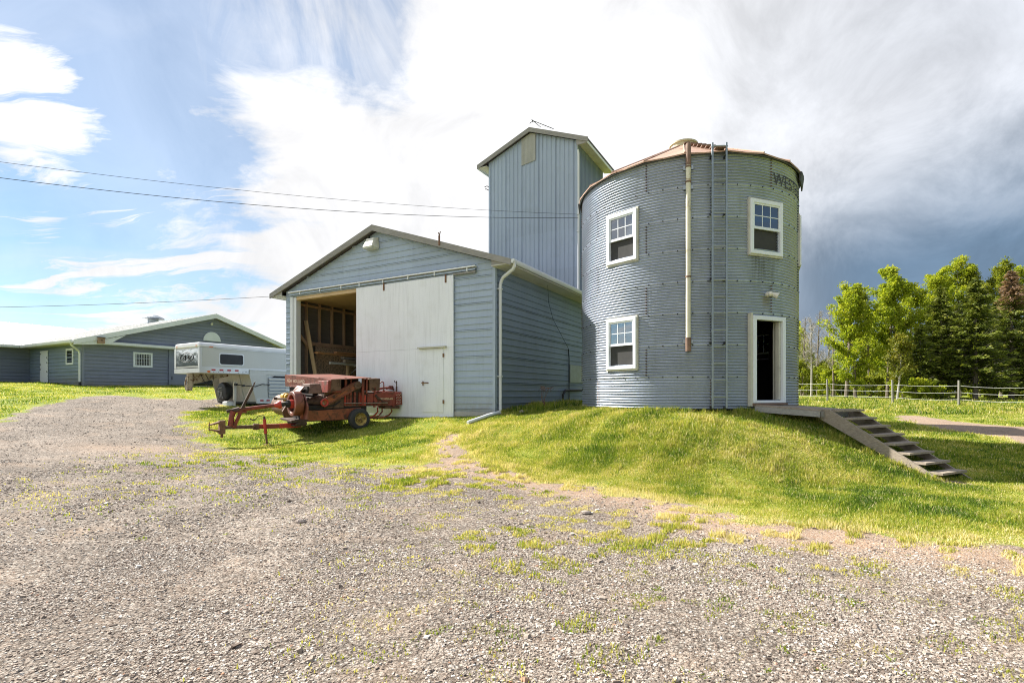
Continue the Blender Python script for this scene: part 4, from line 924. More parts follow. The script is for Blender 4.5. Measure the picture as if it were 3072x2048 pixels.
mb=MB(); mb.box(-6,-.13,5.0,9.5,2.02,2.06); mb.build('aisle_floor',M['dark'],barn); MB().box(-6.1,-6.0,5,9.5,2.0,4.4).build('aisle_wall',M['darkwood'],barn)  # near-black floor; shade inside the open doorway is put into its colour
mb=MB(); mb.tube([(-7.19,-1.7,3.75),(-7.19,-1.6,3.75),(-7.19,-1.55,3.6),(-7.19,-1.7,3.1),(-7.18,-2.2,2.6)],.014,5); mb.box(-7.205,-7.15,-1.85,-1.75,3.70,3.78); mb.box(-7.205,-7.13,-1.85,-1.78,3.18,3.25); mb.box(-7.205,-7.13,-1.72,-1.65,3.18,3.25); mb.build('water_pipe',M['galv'],barn)
def barn_pt(x,y):
    c,s_=math.cos(R(ROT)),math.sin(R(ROT)); return -24.3+x*c-y*s_,29+x*s_+y*c
bh=thing('birdhouse','small brown wooden birdhouse tucked under the white eave corner of the stable','birdhouse',*barn_pt(.60,.62),4.44,ROT)
MB().box(-.10,.10,-.15,.15,.02,.34).build('box',M['birdbox'],bh); MB().hexa([(-.14,-.18,.344),(.16,-.18,.344),(.16,.18,.344),(-.14,.18,.344),(-.14,-.18,.375),(.16,-.18,.375),(.16,.18,.375),(-.14,.18,.375)]).build('lid',M['darkflash'],bh); MB().cyl((.101,0,.19),(.108,0,.19),.035,n=14).build('entrance_hole',M['dark'],bh)
hz=thing('garden_hose','coil of beige hose hung on the stable wing wall','hose',*barn_pt(-7.10,-2.75),2.25,ROT)
mb=MB()
for k in range(5):
    pts=[(.02+.025*(k%3)+.01*math.sin(a*2),(.30+.02*k)*math.sin(a)*(1 if math.cos(a)>0 else .86)+.01*k,.60+(.50+.015*k)*math.cos(a)) for a in [2*math.pi*i/28 for i in range(29)]]
    mb.tube(pts,.024,6,False)
mb.build('coil',M['hosebeige'],hz,True); MB().cyl((-.10,0,.98),(.12,0,.98),.13,n=16).build('hanger',M['black'],hz)

# ------------------------------------------------------------------ gooseneck horse trailer
tl=thing('horse_trailer','white gooseneck horse trailer parked between the stable and the shed, nose pointing left','trailer',-12.2,20,.95,-33); ROOTZ[tl.name]=.95
mb=MB(); mb.prism([(0,2.63),(0,3.42),(8.6,3.42),(8.6,2.63)],'x',-2.0,0)
mb.hexa([(-2,1.5,2.42),(0,2.0,2.42),(0,8.6,2.42),(-2,8.6,2.42),(-2,1.5,2.629),(0,2.0,2.629),(0,8.6,2.629),(-2,8.6,2.629)])
mb.hexa([(-1.97,1.95,1.40),(-.03,2.45,1.40),(-.004,8.6,1.40),(-1.996,8.6,1.40),(-1.97,1.78,2.419),(-.03,2.25,2.419),(-.004,8.6,2.419),(-1.996,8.6,2.419)])
body=mb.build('body',M['trailerwhite'],tl)
mb=MB(); mb.hexa([(-1.965,1.90,1.24),(-.035,2.40,1.24),(-.035,2.43,1.24),(-1.965,1.93,1.24),(-1.965,1.70,2.415),(-.035,2.17,2.415),(-.035,2.22,2.415),(-1.965,1.75,2.415)]); mb.beam((-1.0,2.05,1.9),(-1.0,2.05,1.91),.05,.05); mb.hexa([(-.80,2.16,1.24),(-.74,2.17,1.24),(-.74,2.20,1.24),(-.80,2.20,1.24),(-.80,1.94,2.41),(-.74,1.95,2.41),(-.74,2.0,2.41),(-.80,2.0,2.41)]); mb.build('bulkhead',M['bulkhead'],tl)
mb=MB(); mb.prism([(1.98,2.418),(2.30,1.18),(2.85,1.18),(2.72,2.418)],'x',-.002,.014); mb.build('side_skirt',M['trailerwhite'],tl); MB().prism([(1.42,2.418),(1.72,1.18),(2.85,1.18),(2.72,2.418)],'x',-2.012,-1.998).build('side_skirt',M['trailerwhite'],tl)
mb=MB(); mb.hexa([(-2,1.74,1.16),(0,2.32,1.16),(0,8.6,1.16),(-2,8.6,1.16),(-2,1.74,1.24),(0,2.32,1.24),(0,8.6,1.24),(-2,8.6,1.24)]); mb.build('floor_frame',M['darkflash'],tl)
mb=MB(); mb.box(.002,.022,2.32,8.6,1.17,1.40); mb.build('lower_rail',M['alu'],tl)
mb=MB()
for k in range(6): mb.box(.002,.05,2.86,8.6,1.44+k*.148,1.44+k*.148+.09)
mb.build('ribbed_panel',M['trailerwhite'],tl); MB().box(.0,.0035,2.84,8.6,1.42,2.32).build('panel_backing',M['galv'],tl)
mb=MB(); mb.prism([(2.98,2.30),(3.12,2.37),(8.4,2.37),(8.4,2.30)],'x',.004,.03); mb.prism([(2.84,2.17),(2.98,2.25),(8.4,2.25),(8.4,2.17)],'x',.031,.036); mb.build('slot_vent',M['dark'],tl)
# rounded roof and nose
def rr(x,z,r,n=5): return [(x+(-r if False else 0),z)]
q=[(-2.02,3.42),(.02,3.42)]+[(.02-.15+.15*math.cos(a),3.47+.15*math.sin(a)) for a in [k*math.pi/12 for k in range(7)]]+[(-1.87+.15*math.cos(a),3.47+.15*math.sin(a)) for a in [math.pi/2+k*math.pi/12 for k in range(7)]]
q=[p for i,p in enumerate(q) if i in(0,1) or True]
mb=MB(); mb.prism(q,'y',-.02,8.62); mb.build('roof',M['trailerroof'],tl,bevel=.06)
mb=MB(); mb.box(.003,.03,.6,8.6,3.40,3.425); mb.box(.003,.022,.02,8.6,2.60,2.66); mb.build('side_moulding',M['alu'],tl)
mb=MB(); mb.box(-2.02,.024,-.022,1.95,2.42,2.60); mb.box(-2.02,-1.88,-.018,-.002,2.61,3.42); mb.box(-.10,.02,-.018,.08,2.61,3.42); mb.build('nose_rail',M['alu'],tl)
mb=MB(); mb.box(-1.87,-.11,-.014,-.004,2.70,3.36); np_=mb.build('nose_panel',M['chrome'],tl)
mb=MB(); el=[(-.98+.52*math.cos(2*math.pi*k/40),-.022,3.04+.19*math.sin(2*math.pi*k/40)) for k in range(41)]; mb.tube(el,.010,6,False)
for (x0,z0,x1,z1,w) in ((-1.34,3.0,-1.06,3.13,.03),(-1.32,3.0,-1.02,3.0,.03),(-1.10,2.93,-1.10,3.13,.03),(-.92,3.0,-.84,3.12,.03),(-.82,2.96,-.80,3.12,.025),(-.76,2.97,-.62,3.10,.03),(-.72,3.04,-.58,3.04,.025)): mb.beam((x0,-.020,z0),(x1,-.020,z1),.012,w)
mb.build('oval_emblem',M['stencil'],np_)
# side window
def rrect(cx,cz,w,h,r): return [(cx+sx*(w/2-r)+r*math.cos(a),cz+sz*(h/2-r)+r*math.sin(a)) for sx,sz,a0 in ((1,1,0),(-1,1,90),(-1,-1,180),(1,-1,270)) for a in [R(a0+k*22.5) for k in range(5)]]
MB().prism(rrect(1.24,2.99,1.04,.50,.09),'x',.001,.018).build('window_frame',M['alu'],tl)
MB().prism(rrect(1.24,2.99,.94,.41,.07),'x',.019,.024).build('window_pane',M['cover'],tl)
for y in (.51,.82,1.13,1.44): MB().box(.026,.034,y-.075,y+.075,2.515,2.575).build('reflector',M['reflector'],tl)
for y in (2.53,2.82,3.10,3.5,4.0): MB().box(.024,.032,y-.075,y+.075,1.27,1.33).build('reflector',M['reflector'],tl)
MB().ball((.026,.33,2.475),.07,12,6,(.3,1,.6)).build('marker_lamp',M['amber'],tl)
for x,y in ((.028,.42),): MB().box(x,x+.015,y-.07,y+.07,3.44,3.47).build('marker_lamp',M['amber'],tl)
for x in (-1.8,-.2): MB().box(x-.05,x+.05,-.04,-.024,3.47,3.50).build('marker_lamp',M['amber'],tl)
mb=MB()
for y,z in ((1.7,2.5),(1.7,2.45),(1.8,2.5),(1.86,2.5),(1.92,2.45),(1.92,2.5),(.52,2.46),(.7,2.46),(.9,2.46),(1.15,2.46),(1.5,2.46)): mb.cyl((.024,y,z),(.030,y,z),.013,n=6)
mb.build('rivet',M['bolt'],tl)
# spare wheel, jack, coupler
mb=MB(); c=(-1.42,1.66,1.68); mb.lathe([(0,-.13),(.25,-.13),(.37,-.10),(.41,-.03),(.41,.10),(.34,.20),(0,.20)],c,'y',32); spw=mb.build('spare_wheel_cover',M['cover'],tl,True)
mb=MB()
mb.beam((-1.58,1.52,1.80),(-1.28,1.52,1.86),.012,.035); mb.beam((-1.6,1.52,1.72),(-1.26,1.52,1.74),.012,.018)
for k in range(3): mb.tube([(-1.52+k*.11,1.52,1.68),(-1.50+k*.11,1.52,1.50),(-1.45+k*.11,1.53,1.40)],.014,5)
mb.box(-1.56,-1.27,1.519,1.526,1.655,1.68)
mb.build('cover_print',M['covermark'],spw)
gzj=.93
mb=MB(); mb.box(-.60,-.50,1.62,1.72,1.32,2.10); mb.box(-.58,-.52,1.64,1.70,gzj,1.34); mb.box(-.66,-.44,1.58,1.78,gzj-.02,gzj+.03); jk=mb.build('landing_jack',M['bulkhead'],tl,bevel=.006)
mb=MB(); mb.cyl((-.5,1.66,1.98),(-.36,1.66,1.98),.05); mb.tube([(-.4,1.66,1.98),(.06,1.70,1.93)],.022,6); mb.tube([(.06,1.70,1.93),(.10,2.2,1.90),(.10,2.5,2.0),(.10,2.85,1.98)],.02,6); mb.cyl((.02,1.70,1.93),(.10,1.70,1.93),.05); mb.build('jack_crank',M['black'],jk)
mb=MB(); mb.tube([(-1,.12,2.42),(-1,.12,2.0),(-1,.10,1.72)],[.13,.12,.09],10); mb.box(-1.10,-.90,.02,.2,2.36,2.42); mb.tube([(-1.06,.02,2.3),(-1.1,-.02,2.05),(-1.04,-.03,1.75)],.03,6); mb.tube([(-.93,.0,2.3),(-.9,-.03,2.0),(-.95,-.03,1.7)],.025,6); cp=mb.build('coupler',M['coupler'],tl,True)
mb=MB(); mb.prism([(.2,2.41),(.2,1.98),(1.6,2.33),(1.6,2.41)],'x',-1.07,-.93); mb.build('neck',M['coupler'],tl)
mb=MB(); mb.tube([(-.85,.45,2.40),(-.8,.5,2.2),(-.8,.62,2.0),(-.78,.75,1.95),(-.75,.88,2.1),(-.75,.92,2.40)],.014,6); mb.tube([(-.8,.6,2.4),(-.8,.75,2.15),(-.78,.66,2.0),(-.78,.7,1.88)],.012,6); mb.tube([(-1.05,.16,2.3),(-1.12,.08,2.1),(-1.08,.05,1.8)],.012,6); mb.build('brake_cable',M['black'],tl)
for y in (5.6,6.5):
    mb=MB(); mb.lathe([(0,.0),(.2,0),(.36,.02),(.38,.10),(.36,.2),(0,.2)],(0,0,0),'x',24); w=mb.build('wheel',M['tyre'],tl,True)
    w.location=(.02,y,1.40-.95+.02); 
    for v in w.data.vertices: v.co.z+=.95-.05
jb=thing('jack_block','white square block under the landing jack of the horse trailer','block',0,0,0,-33)
c_,s_=math.cos(R(-33)),math.sin(R(-33)); px,py=-12.2+(-.82)*c_-1.55*s_,20+(-.82)*s_+1.55*c_
jb.location=(px,py,float(ground(px,py))); MB().box(-.17,.17,-.17,.17,0,.16).build('slab',M['doorwhite'],jb,bevel=.015); MB().box(-.14,.14,-.14,.14,.162,.20).build('cap',M['whitepipe'],jb,bevel=.01)

# ------------------------------------------------------------------ hay baler
BX,BY,BG=-4.62,15.65,.49
bal=thing('hay_baler','old faded red hay baler parked on the grass before the white sliding door','baler',BX,BY,BG)
ang=math.atan2(-.687,-.7266)
bal.rotation_mode='QUATERNION'
from mathutils import Quaternion
bal.rotation_quaternion=Quaternion((0,0,1),ang)@Quaternion((1,0,0),R(-2.6))
def bp(mbx,n,m,par=None,**k): return mbx.build(n,M[m] if isinstance(m,str) else m,par or bal,**k)
# near and far wheels
def wheel(y,nm='wheel'):
    c=(0,y,.325); mb=MB(); mb.lathe([(.185,-.19),(.26,-.205),(.305,-.18),(.325,-.13),(.318,-.128),(.318,-.10),(.328,-.098),(.328,-.035),(.318,-.033),(.318,-.005),(.326,-.003),(.305,.045),(.26,.065),(.185,.05)],(c[0],c[1]-.07,c[2]),'y',40); w=bp(mb,nm,'tyre',smooth=True)
    mb=MB(); mb.lathe([(.19,-.02),(.198,-.01),(.19,-.035),(.17,-.06),(.15,-.12),(.10,-.13),(.095,-.10),(.05,-.09),(.045,-.05),(0,-.05)],(c[0],c[1],c[2]),'y',32); r_=bp(mb,'rim','yellowrim',w,smooth=True)
    mb=MB()
    for k in range(5): a=2*math.pi*k/5; mb.cyl((c[0]+.075*math.cos(a),c[1]-.10,c[2]+.075*math.sin(a)),(c[0]+.075*math.cos(a),c[1]-.075,c[2]+.075*math.sin(a)),.013,n=6)
    mb.cyl((c[0],c[1]-.06,c[2]),(c[0],c[1]-.02,c[2]),.035,.025,12); bp(mb,'hub','rust',w)
wheel(0); wheel(-2.35)
bp(MB().cyl((0,-2.3,.33),(0,-.18,.33),.05),'axle','balerdark')
# frame, chamber
mb=MB(); mb.prism([(-.15,.36),(.1,.30),(1.55,.30),(1.72,.36),(1.72,.62),(1.2,.60),(-.15,.66)],'y',-.335,-.30); bp(mb,'side_beam','balerorange',bevel=.008)
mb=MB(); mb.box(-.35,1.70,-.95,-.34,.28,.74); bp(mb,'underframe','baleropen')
mb=MB(); mb.box(-1.32,1.0,-.86,-.36,.70,1.13); bp(mb,'bale_chamber','balerdark',bevel=.01)
mb=MB(); mb.box(-1.30,-.60,-.355,-.31,.70,1.145); mb.box(-.58,-.36,-.35,-.32,.72,1.10); rp=bp(mb,'chamber_side_panel','balerbright' if False else 'balerred',bevel=.01)
mb=MB(); mb.box(-1.33,-1.26,-.345,-.30,.66,1.16); mb.box(-.64,-.58,-.345,-.30,.66,1.30); bp(mb,'chamber_strap','balerred',rp)
mb=MB(); mb.hexa([(-1.36,-.30,.71),(-1.34,-.40,.71),(-1.66,-.42,.73),(-1.66,-.38,.73),(-1.36,-.30,1.15),(-1.34,-.40,1.15),(-1.62,-.42,1.15),(-1.62,-.38,1.15)]); ep=bp(mb,'bale_exit_plate','balerred')
mb=MB()
for k in range(16):
    x=-1.39-.055*(k%4)-.01*(k//4%2); z=.78+.09*(k//4)+.02*(k%2); mb.cyl((x,-.345-.028*(-x-1.36)/.3*3.0+.03,z),(x,-.30-.028*(-x-1.36)/.3*3.0+.03-.01,z),.013,n=6)
bp(mb,'rivet','lettering',ep)
mb=MB(); mb.box(-1.70,-1.30,-.90,-.80,.70,1.13); mb.box(-1.55,-1.0,-.86,-.36,.60,.69); bp(mb,'bale_chute','balerdust')
mb=MB(); mb.box(.40,1.02,-.352,-.33,.66,1.14); mb.box(-.34,.38,-.345,-.32,.70,.80); bp(mb,'plunger_panel','balerdust',bevel=.006)
mb=MB()
for x in (.30,.20,.06,-.1): mb.box(x-.035,x+.035,-.35,-.31,.72,1.14)
bp(mb,'chamber_rib','balerred')
mb=MB(); mb.box(.36,.40,-.34,-.30,.74,1.1); mb.box(-.30,-.12,-.30,-.285,.72,1.05); bp(mb,'shield_strip','balerbright')
text_obj('maker_name','NEW HOLLAND',.085,M['lettergold'],rp,lambda u,v:(-.70-u*.95,-.305,.90+v),.002,1.05)
bp(MB().tube([(.42,-.275,.80),(-1.05,-.275,.80)],.016,6),'tie_rod','steel')
# feeder hood over the machine
mb=MB(); zt=lambda y: 1.555-.006*(y+.1)
def hx(x,y): return x
mb.add([(.92,-.10,1.52),(1.22,-3.0,1.60),(1.20,-3.0,1.22),(.95,-.10,1.18),   # front face
        (-.36,-.10,1.60),(-.36,-3.0,1.66),(-.36,-3.0,1.25),(-.36,-.60,1.25),(.90,-.60,1.20)],
       [(0,1,2,3),(0,4,5,1),(1,5,6,2)])
hd=bp(mb,'feeder_hood','balerpale'); sm=hd.modifiers.new('thick','SOLIDIFY'); sm.thickness=.018; sm.offset=-1
mb=MB(); mb.hexa([(.935,-.085,1.18),(.90,-.085,1.18),(.62,-.085,1.20),(.62,-.10,1.20),(.91,-.085,1.525),(.90,-.10,1.53),(.62,-.10,1.545),(.62,-.085,1.545)]); bp(mb,'hood_side','balerdust',hd)
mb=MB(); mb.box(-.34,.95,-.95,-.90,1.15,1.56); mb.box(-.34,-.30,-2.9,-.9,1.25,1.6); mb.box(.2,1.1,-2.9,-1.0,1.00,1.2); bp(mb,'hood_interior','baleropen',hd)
for x,w in ((.37,.07),(.20,.04),(-.20,.075),(-.32,.05)): bp(MB().box(x-w/2,x+w/2,-.34,-.29,1.10 if x<-.1 else 1.2,1.57),'hood_post','balerred')
bp(MB().box(-.22,-.14,-.30,-.26,.72,1.50),'timing_bar','balerred')
mb=MB(); mb.hexa([(-.43,-.30,1.17),(-.40,-.62,1.17),(-.80,-.62,1.20),(-.78,-.30,1.19),(-.38,-.30,1.565),(-.38,-.62,1.57),(-.80,-.62,1.59),(-.79,-.30,1.58)]); bp(mb,'knotter_cover','balerdust',bevel=.025)
mb=MB(); mb.lathe([(.07,-.03),(.075,0),(.07,.03),(.03,.03),(.03,-.03)],(-.30,-.40,1.34),'y',14); mb.lathe([(.09,-.03),(.095,0),(.09,.03),(.03,.03),(.03,-.03)],(-.24,-.46,1.18),'y',14); bp(mb,'knotter_gear','balerdark')
text_obj('maker_name','NEW HOLLAND',.15,M['lettering'],hd,lambda u,v:(1.2155-.1035*u+(v-.1)*.06,-2.82+u,1.36+v),.002,1.1)
# diagonal belt guard with its pulleys
mb=MB(); p0=Vector((1.06,-.25,.83)); p1=Vector((.02,-.25,1.385)); mb.beam(p0,p1,.07,.235); g=bp(mb,'belt_guard','balerorange',bevel=.012)
mb=MB(); d=(p1-p0).normalized(); n2=Vector((0,1,0)); up=Vector((-d.z,0,d.x))*-1
for o_ in (.085,-.085): mb.beam(p0+up*o_+Vector((0,.045,0)),p1+up*o_+Vector((0,.045,0)),.02,.03)
mb.beam(p0+d*.25+Vector((0,.042,0))+up*.03,p1-d*.1+Vector((0,.042,0))+up*.03,.012,.035); bp(mb,'guard_edge','balerpale',g)
mb=MB(); mb.lathe([(.115,-.02),(.12,.045),(.10,.06),(.075,.045),(.07,-.01),(0,-.01)],(1.06,-.235,.83),'y',24); rc=bp(mb,'guard_boss','balerbright',g,smooth=True)
mb=MB(); mb.lathe([(.068,0),(0,.0)],(1.06,-.24,.83),'y',20); mb.beam((1.10,-.232,.78),(1.03,-.232,.88),.012,.02); mb.beam((1.06,-.232,.77),(1.0,-.232,.86),.012,.02); bp(mb,'boss_vent','steel',rc)
mb=MB(); mb.lathe([(.02,.0),(.042,0),(.042,.02),(.02,.02)],(.78,-.21,1.0),'y',14); bp(mb,'grease_port','balerdark',g)
mb=MB(); mb.lathe([(.125,-.04),(.125,.03),(.11,.045),(.03,.04),(.025,.06),(0,.06)],(.03,-.22,1.36),'y',26); bp(mb,'pulley','balerdust',g,smooth=True)
# gearbox covers and flywheel
mb=MB(); mb.hexa([(1.02,-.86,1.10),(1.02,-.10,1.12),(.60,-.10,1.14),(.60,-.86,1.14),(1.00,-.86,1.46),(1.0,-.12,1.49),(.60,-.12,1.50),(.60,-.86,1.50)]); bp(mb,'twine_box','balerred',bevel=.02)
mb=MB(); mb.hexa([(1.56,-.80,1.12),(1.50,-.22,1.10),(1.12,-.20,1.11),(1.12,-.80,1.12),(1.50,-.80,1.36),(1.44,-.36,1.375),(1.14,-.34,1.385),(1.14,-.80,1.38)]); bp(mb,'gearbox_cover','balerdust',bevel=.02)
mb=MB(); mb.hexa([(1.82,-.95,1.02),(1.82,-.42,1.02),(1.80,-.42,1.0),(1.80,-.95,1.0),(1.60,-.90,1.31),(1.58,-.44,1.30),(1.56,-.44,1.28),(1.58,-.90,1.29)]); bp(mb,'sloping_flap','balerpale',bevel=.004)
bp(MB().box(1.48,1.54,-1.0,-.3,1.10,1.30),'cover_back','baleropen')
mb=MB(); mb.prism([(-1.02,.36),(-1.02,1.08),(-.30,1.08),(-.02,.75),(-.02,.36)],'x',1.60,1.64); bp(mb,'mounting_plate','balerpale',bevel=.006)
FY,FZ=-.44,.80
mb=MB(); mb.lathe([(.0,-.14),(.34,-.14),(.355,-.12),(.355,.09),(.34,.105),(.262,.105),(.25,.09),(.25,-.03),(.09,-.03),(.0,-.03)],(1.83,FY,FZ),'x',44); fw=bp(mb,'flywheel','balerpale',smooth=True)
mb=MB(); mb.lathe([(.245,.0),(.245,-.02),(0,-.02)],(1.835,FY,FZ),'x',36); bp(mb,'flywheel_web','balerdark',fw)
mb=MB(); mb.cyl((1.82,FY,FZ),(1.98,FY,FZ),.13,.12); bp(mb,'slip_clutch','balerbright',fw)
mb=MB()
for k in range(10): a=2*math.pi*k/10; mb.cyl((1.96,FY+.10*math.cos(a),FZ+.10*math.sin(a)),(2.06,FY+.09*math.cos(a),FZ+.09*math.sin(a)),.018,n=6)
mb.cyl((1.97,FY,FZ),(2.10,FY,FZ-.01),.07,.06); mb.beam((2.05,FY-.02,FZ),(2.2,FY-.06,FZ-.03),.09,.11); mb.lathe([(.10,.0),(.10,.03),(0,.03)],(1.985,FY,FZ),'x',20); bp(mb,'universal_joint','black',fw)
mb=MB(); mb.prism([(FY-.20,.53),(FY+.02,.53),(FY-.02,.47),(FY-.14,.44)],'x',1.815,1.84); bp(mb,'timing_plate','steel',fw)
mb=MB(); mb.tube([(1.58,-.55,.82),(1.30,-.6,.84),(1.0,-.6,.86)],[.06,.13,.20],14); bp(mb,'gearbox_housing','balerdust',smooth=True)
mb=MB(); mb.box(1.52,2.0,-1.10,-.22,.29,.35); mb.box(1.56,1.9,-1.0,-.28,.16,.20); mb.box(1.60,1.64,-.95,-.3,.2,.36); mb.hexa([(1.9,-.25,.2),(1.55,-.20,.2),(1.55,-.24,.2),(1.88,-.29,.2),(1.75,-.25,.36),(1.60,-.2,.36),(1.60,-.24,.36),(1.75,-.29,.36)]); bp(mb,'drawbar_mount','balerdark',bevel=.006)
# drive shaft, support, drawbar and hitch
mb=MB(); a_=Vector((2.25,FY-.08,FZ-.03)); b_=Vector((3.22,-.70,.635)); mb.cyl(a_,b_,.050,.055,14); ps=bp(mb,'drive_shaft','balerred',smooth=True)
dd=(b_-a_).normalized(); mb=MB(); mb.tube([a_-dd*.06,a_,a_+dd*.05,a_+dd*.12],[.115,.11,.075,.055],14); bp(mb,'shaft_bell','balerbright',ps,smooth=True)
mb=MB(); mb.tube([b_,b_+dd*.08,b_+dd*.16],[.085,.075,.06],12); mb.beam(b_+dd*.15,b_+dd*.30,.08,.09); bp(mb,'front_yoke','balerdark',ps,smooth=True)
mb=MB(); mb.tube([(3.42,-.72,.20),(3.40,-.72,.45),(3.36,-.72,.60)],[.075,.07,.08],10); mb.beam((3.36,-.66,.16),(3.16,-.67,.66),.05,.085); mb.beam((3.30,-.78,.16),(3.12,-.76,.62),.05,.04); mb.box(3.05,3.30,-.80,-.62,.555,.60); sp=bp(mb,'shaft_stand','balerred')
mb=MB(); mb.beam((3.16,-.68,.66),(2.90,-.68,1.24),.045,.065); mb.tube([(2.90,-.68,1.22),(2.84,-.70,1.34),(2.83,-.68,1.40),(2.86,-.66,1.38),(2.91,-.66,1.24)],.010,6); bp(mb,'adjusting_lever','balerdark',sp)
mb=MB(); mb.beam((1.60,-.58,.16),(2.82,-.62,.165),.09,.125); db=bp(mb,'drawbar','balerred',bevel=.008)
bp(MB().beam((2.2,-.60,.163),(1.70,-.58,.16),.096,.13),'drawbar_socket','balerbright',db)
mb=MB(); mb.beam((2.80,-.62,.165),(3.62,-.72,.17),.075,.09); mb.box(2.74,2.88,-.68,-.56,.085,.25); bp(mb,'drawbar_extension','balerdust',db,bevel=.006)
mb=MB(); mb.box(3.56,3.70,-.79,-.65,.0,.36); mb.cyl((3.63,-.72,-.10),(3.63,-.72,.02),.035,n=10); mb.hexa([(3.68,-.80,.29),(3.68,-.64,.29),(3.95,-.69,.23),(3.95,-.75,.23),(3.68,-.80,.345),(3.68,-.64,.345),(3.95,-.69,.255),(3.95,-.75,.255)]); mb.hexa([(3.68,-.80,.03),(3.68,-.64,.03),(3.95,-.69,.125),(3.95,-.75,.125),(3.68,-.80,.10),(3.68,-.64,.10),(3.95,-.69,.15),(3.95,-.75,.15)]); mb.cyl((3.93,-.72,.10),(3.93,-.72,.33),.012,n=6); bp(mb,'clevis_hitch','rust',db)
mb=MB(); mb.tube([(2.63,-.50,.38),(2.60,-.48,-.02)],.042,12); jk=bp(mb,'jack_stand','balerbright',smooth=True)
mb=MB(); mb.tube([(2.60,-.48,0),(2.565,-.46,-.32)],.030,10); mb.hexa([(2.48,-.54,-.335),(2.66,-.54,-.335),(2.66,-.36,-.335),(2.48,-.36,-.335),(2.48,-.54,-.315),(2.66,-.54,-.315),(2.66,-.36,-.315),(2.48,-.36,-.315)]); bp(mb,'jack_foot','rust',jk)
mb=MB(); mb.tube([(2.63,-.50,.36),(2.635,-.50,.45)],.03,8); mb.tube([(2.635,-.50,.45),(2.66,-.52,.49),(2.76,-.60,.45),(2.84,-.66,.34)],.011,6); mb.tube([(2.84,-.66,.34),(2.90,-.70,.36),(2.93,-.72,.38)],.018,6); bp(mb,'jack_crank','balerdark',jk)
# needles, cranks and twine arms at the back
for x0,dx in ((-.50,0),(-.66,0),(-.90,.12)):
    bp(MB().tube([(x0-.32-dx*.6,-.50,.64),(x0-.33-dx*1.0,-.50,.50),(x0-.22-dx,-.50,.38),(x0-.04-dx*.7,-.50,.31),(x0+.22,-.50,.28)],[.02,.024,.026,.024,.02],8),'needle','balerbright' if x0>-.6 else 'balerred',smooth=True)
mb=MB(); mb.tube([(-1.50,-.50,1.10),(-1.50,-.50,1.48)],.017,6); mb.tube([(-1.50,-.50,1.47),(-1.47,-.47,1.50),(-1.43,-.45,1.45),(-1.38,-.42,1.47),(-1.36,-.42,1.52)],.013,6); mb.cyl((-1.50,-.50,1.15),(-1.50,-.50,1.32),.03,n=8); bp(mb,'tension_crank','balerdark')
mb=MB(); mb.tube([(-1.0,-.45,1.12),(-1.0,-.45,1.36),(-1.0,-.47,1.45),(-.95,-.5,1.48),(-.88,-.5,1.42)],.018,8); mb.cyl((-1.0,-.45,1.12),(-1.0,-.45,1.20),.04,n=8); bp(mb,'twine_arm','balerred')
mb=MB(); mb.tube([(-.85,-.70,1.12),(-1.0,-.70,1.24),(-1.25,-.72,1.27),(-1.5,-.75,1.24),(-1.68,-.8,1.14)],.035,8); mb.tube([(-1.3,-.8,1.22),(-1.4,-.8,1.31),(-1.52,-.8,1.31),(-1.6,-.8,1.22)],.03,8); mb.box(-1.55,-.8,-.85,-.60,1.135,1.16); bp(mb,'tension_rail','balerred')
mb=MB(); mb.cyl((-.78,-.30,.93),(-.70,-.27,.93),.04); mb.beam((-.72,-.29,.95),(-.62,-.29,1.05),.03,.06); mb.beam((-.8,-.285,.90),(-.98,-.285,.80),.02,.03); bp(mb,'trip_lever','balerdark')
mb=MB()
for k in range(9): mb.lathe([(.010,-.006),(.020,-.006),(.020,.006),(.010,.006)],(.30-.055*k,-.318,.93+.012*math.sin(k*1.7)),'y',8)
bp(mb,'knotter_chain','balerdark')
for x0,z0,x1,z1 in ((.95,.70,.5,.88),(.75,1.12,.42,.95),(1.35,.68,1.05,.66)): bp(MB().tube([(x0,-.33,z0),((x0+x1)/2,-.30,(z0+z1)/2-.05),(x1,-.32,z1)],.014,6),'hose','black')
bp(MB().box(.55,.80,-.362,-.353,.36,.56),'dark_patch','balerdark'); bp(MB().box(1.18,1.46,-.345,-.336,.46,.55),'dark_patch','balerdark')  # flat dark plates along the side beam
bp(MB().box(.42,.60,-.356,-.34,.90,1.12),'gap_shade','baleropen'); bp(MB().box(-.56,-.38,-.358,-.351,.82,1.06),'gap_shade','baleropen')  # dark plates standing for the shade in openings of the panels
mb=MB(); mb.box(-.2,.3,-.50,-.36,1.14,1.30); mb.cyl((.1,-.5,1.36),(.1,-.34,1.36),.08); bp(mb,'knotter_frame','balerdark')
# pickup on the far side
mb=MB(); mb.lathe([(.0,-1.3),(.30,-1.3),(.34,-1.2),(.34,.18),(.26,.22),(.0,.22)],(1.35,-1.65,.62),'y',26); pk=bp(mb,'pickup_drum','balerdust',smooth=True)
mb=MB(); mb.prism([(1.05,.25),(1.72,.25),(1.80,.50),(1.62,.80),(1.15,.80)],'y',-1.58,-1.50); bp(mb,'pickup_shield','balerdust',pk,bevel=.01)
mb=MB()
for k in range(2): mb.lathe([(.10,-.03),(.13,-.02),(.13,.02),(.10,.03),(.06,.01),(.06,-.01)],(1.60-.26*k*.6,-1.75,.93),'y',18)
mb.cyl((1.60,-2.0,.93),(1.60,-1.6,.93),.10); mb.cyl((1.44,-2.0,.93),(1.44,-1.6,.93),.10); bp(mb,'pickup_roller','yellow',pk)
bp(MB().tube([(1.62,-1.2,.88),(2.05,-1.35,.90)],.028,8),'side_shaft','steel',pk); bp(MB().tube([(2.02,-1.34,.90),(2.10,-1.37,.905)],.045,8),'shaft_knob','balerdark',pk)
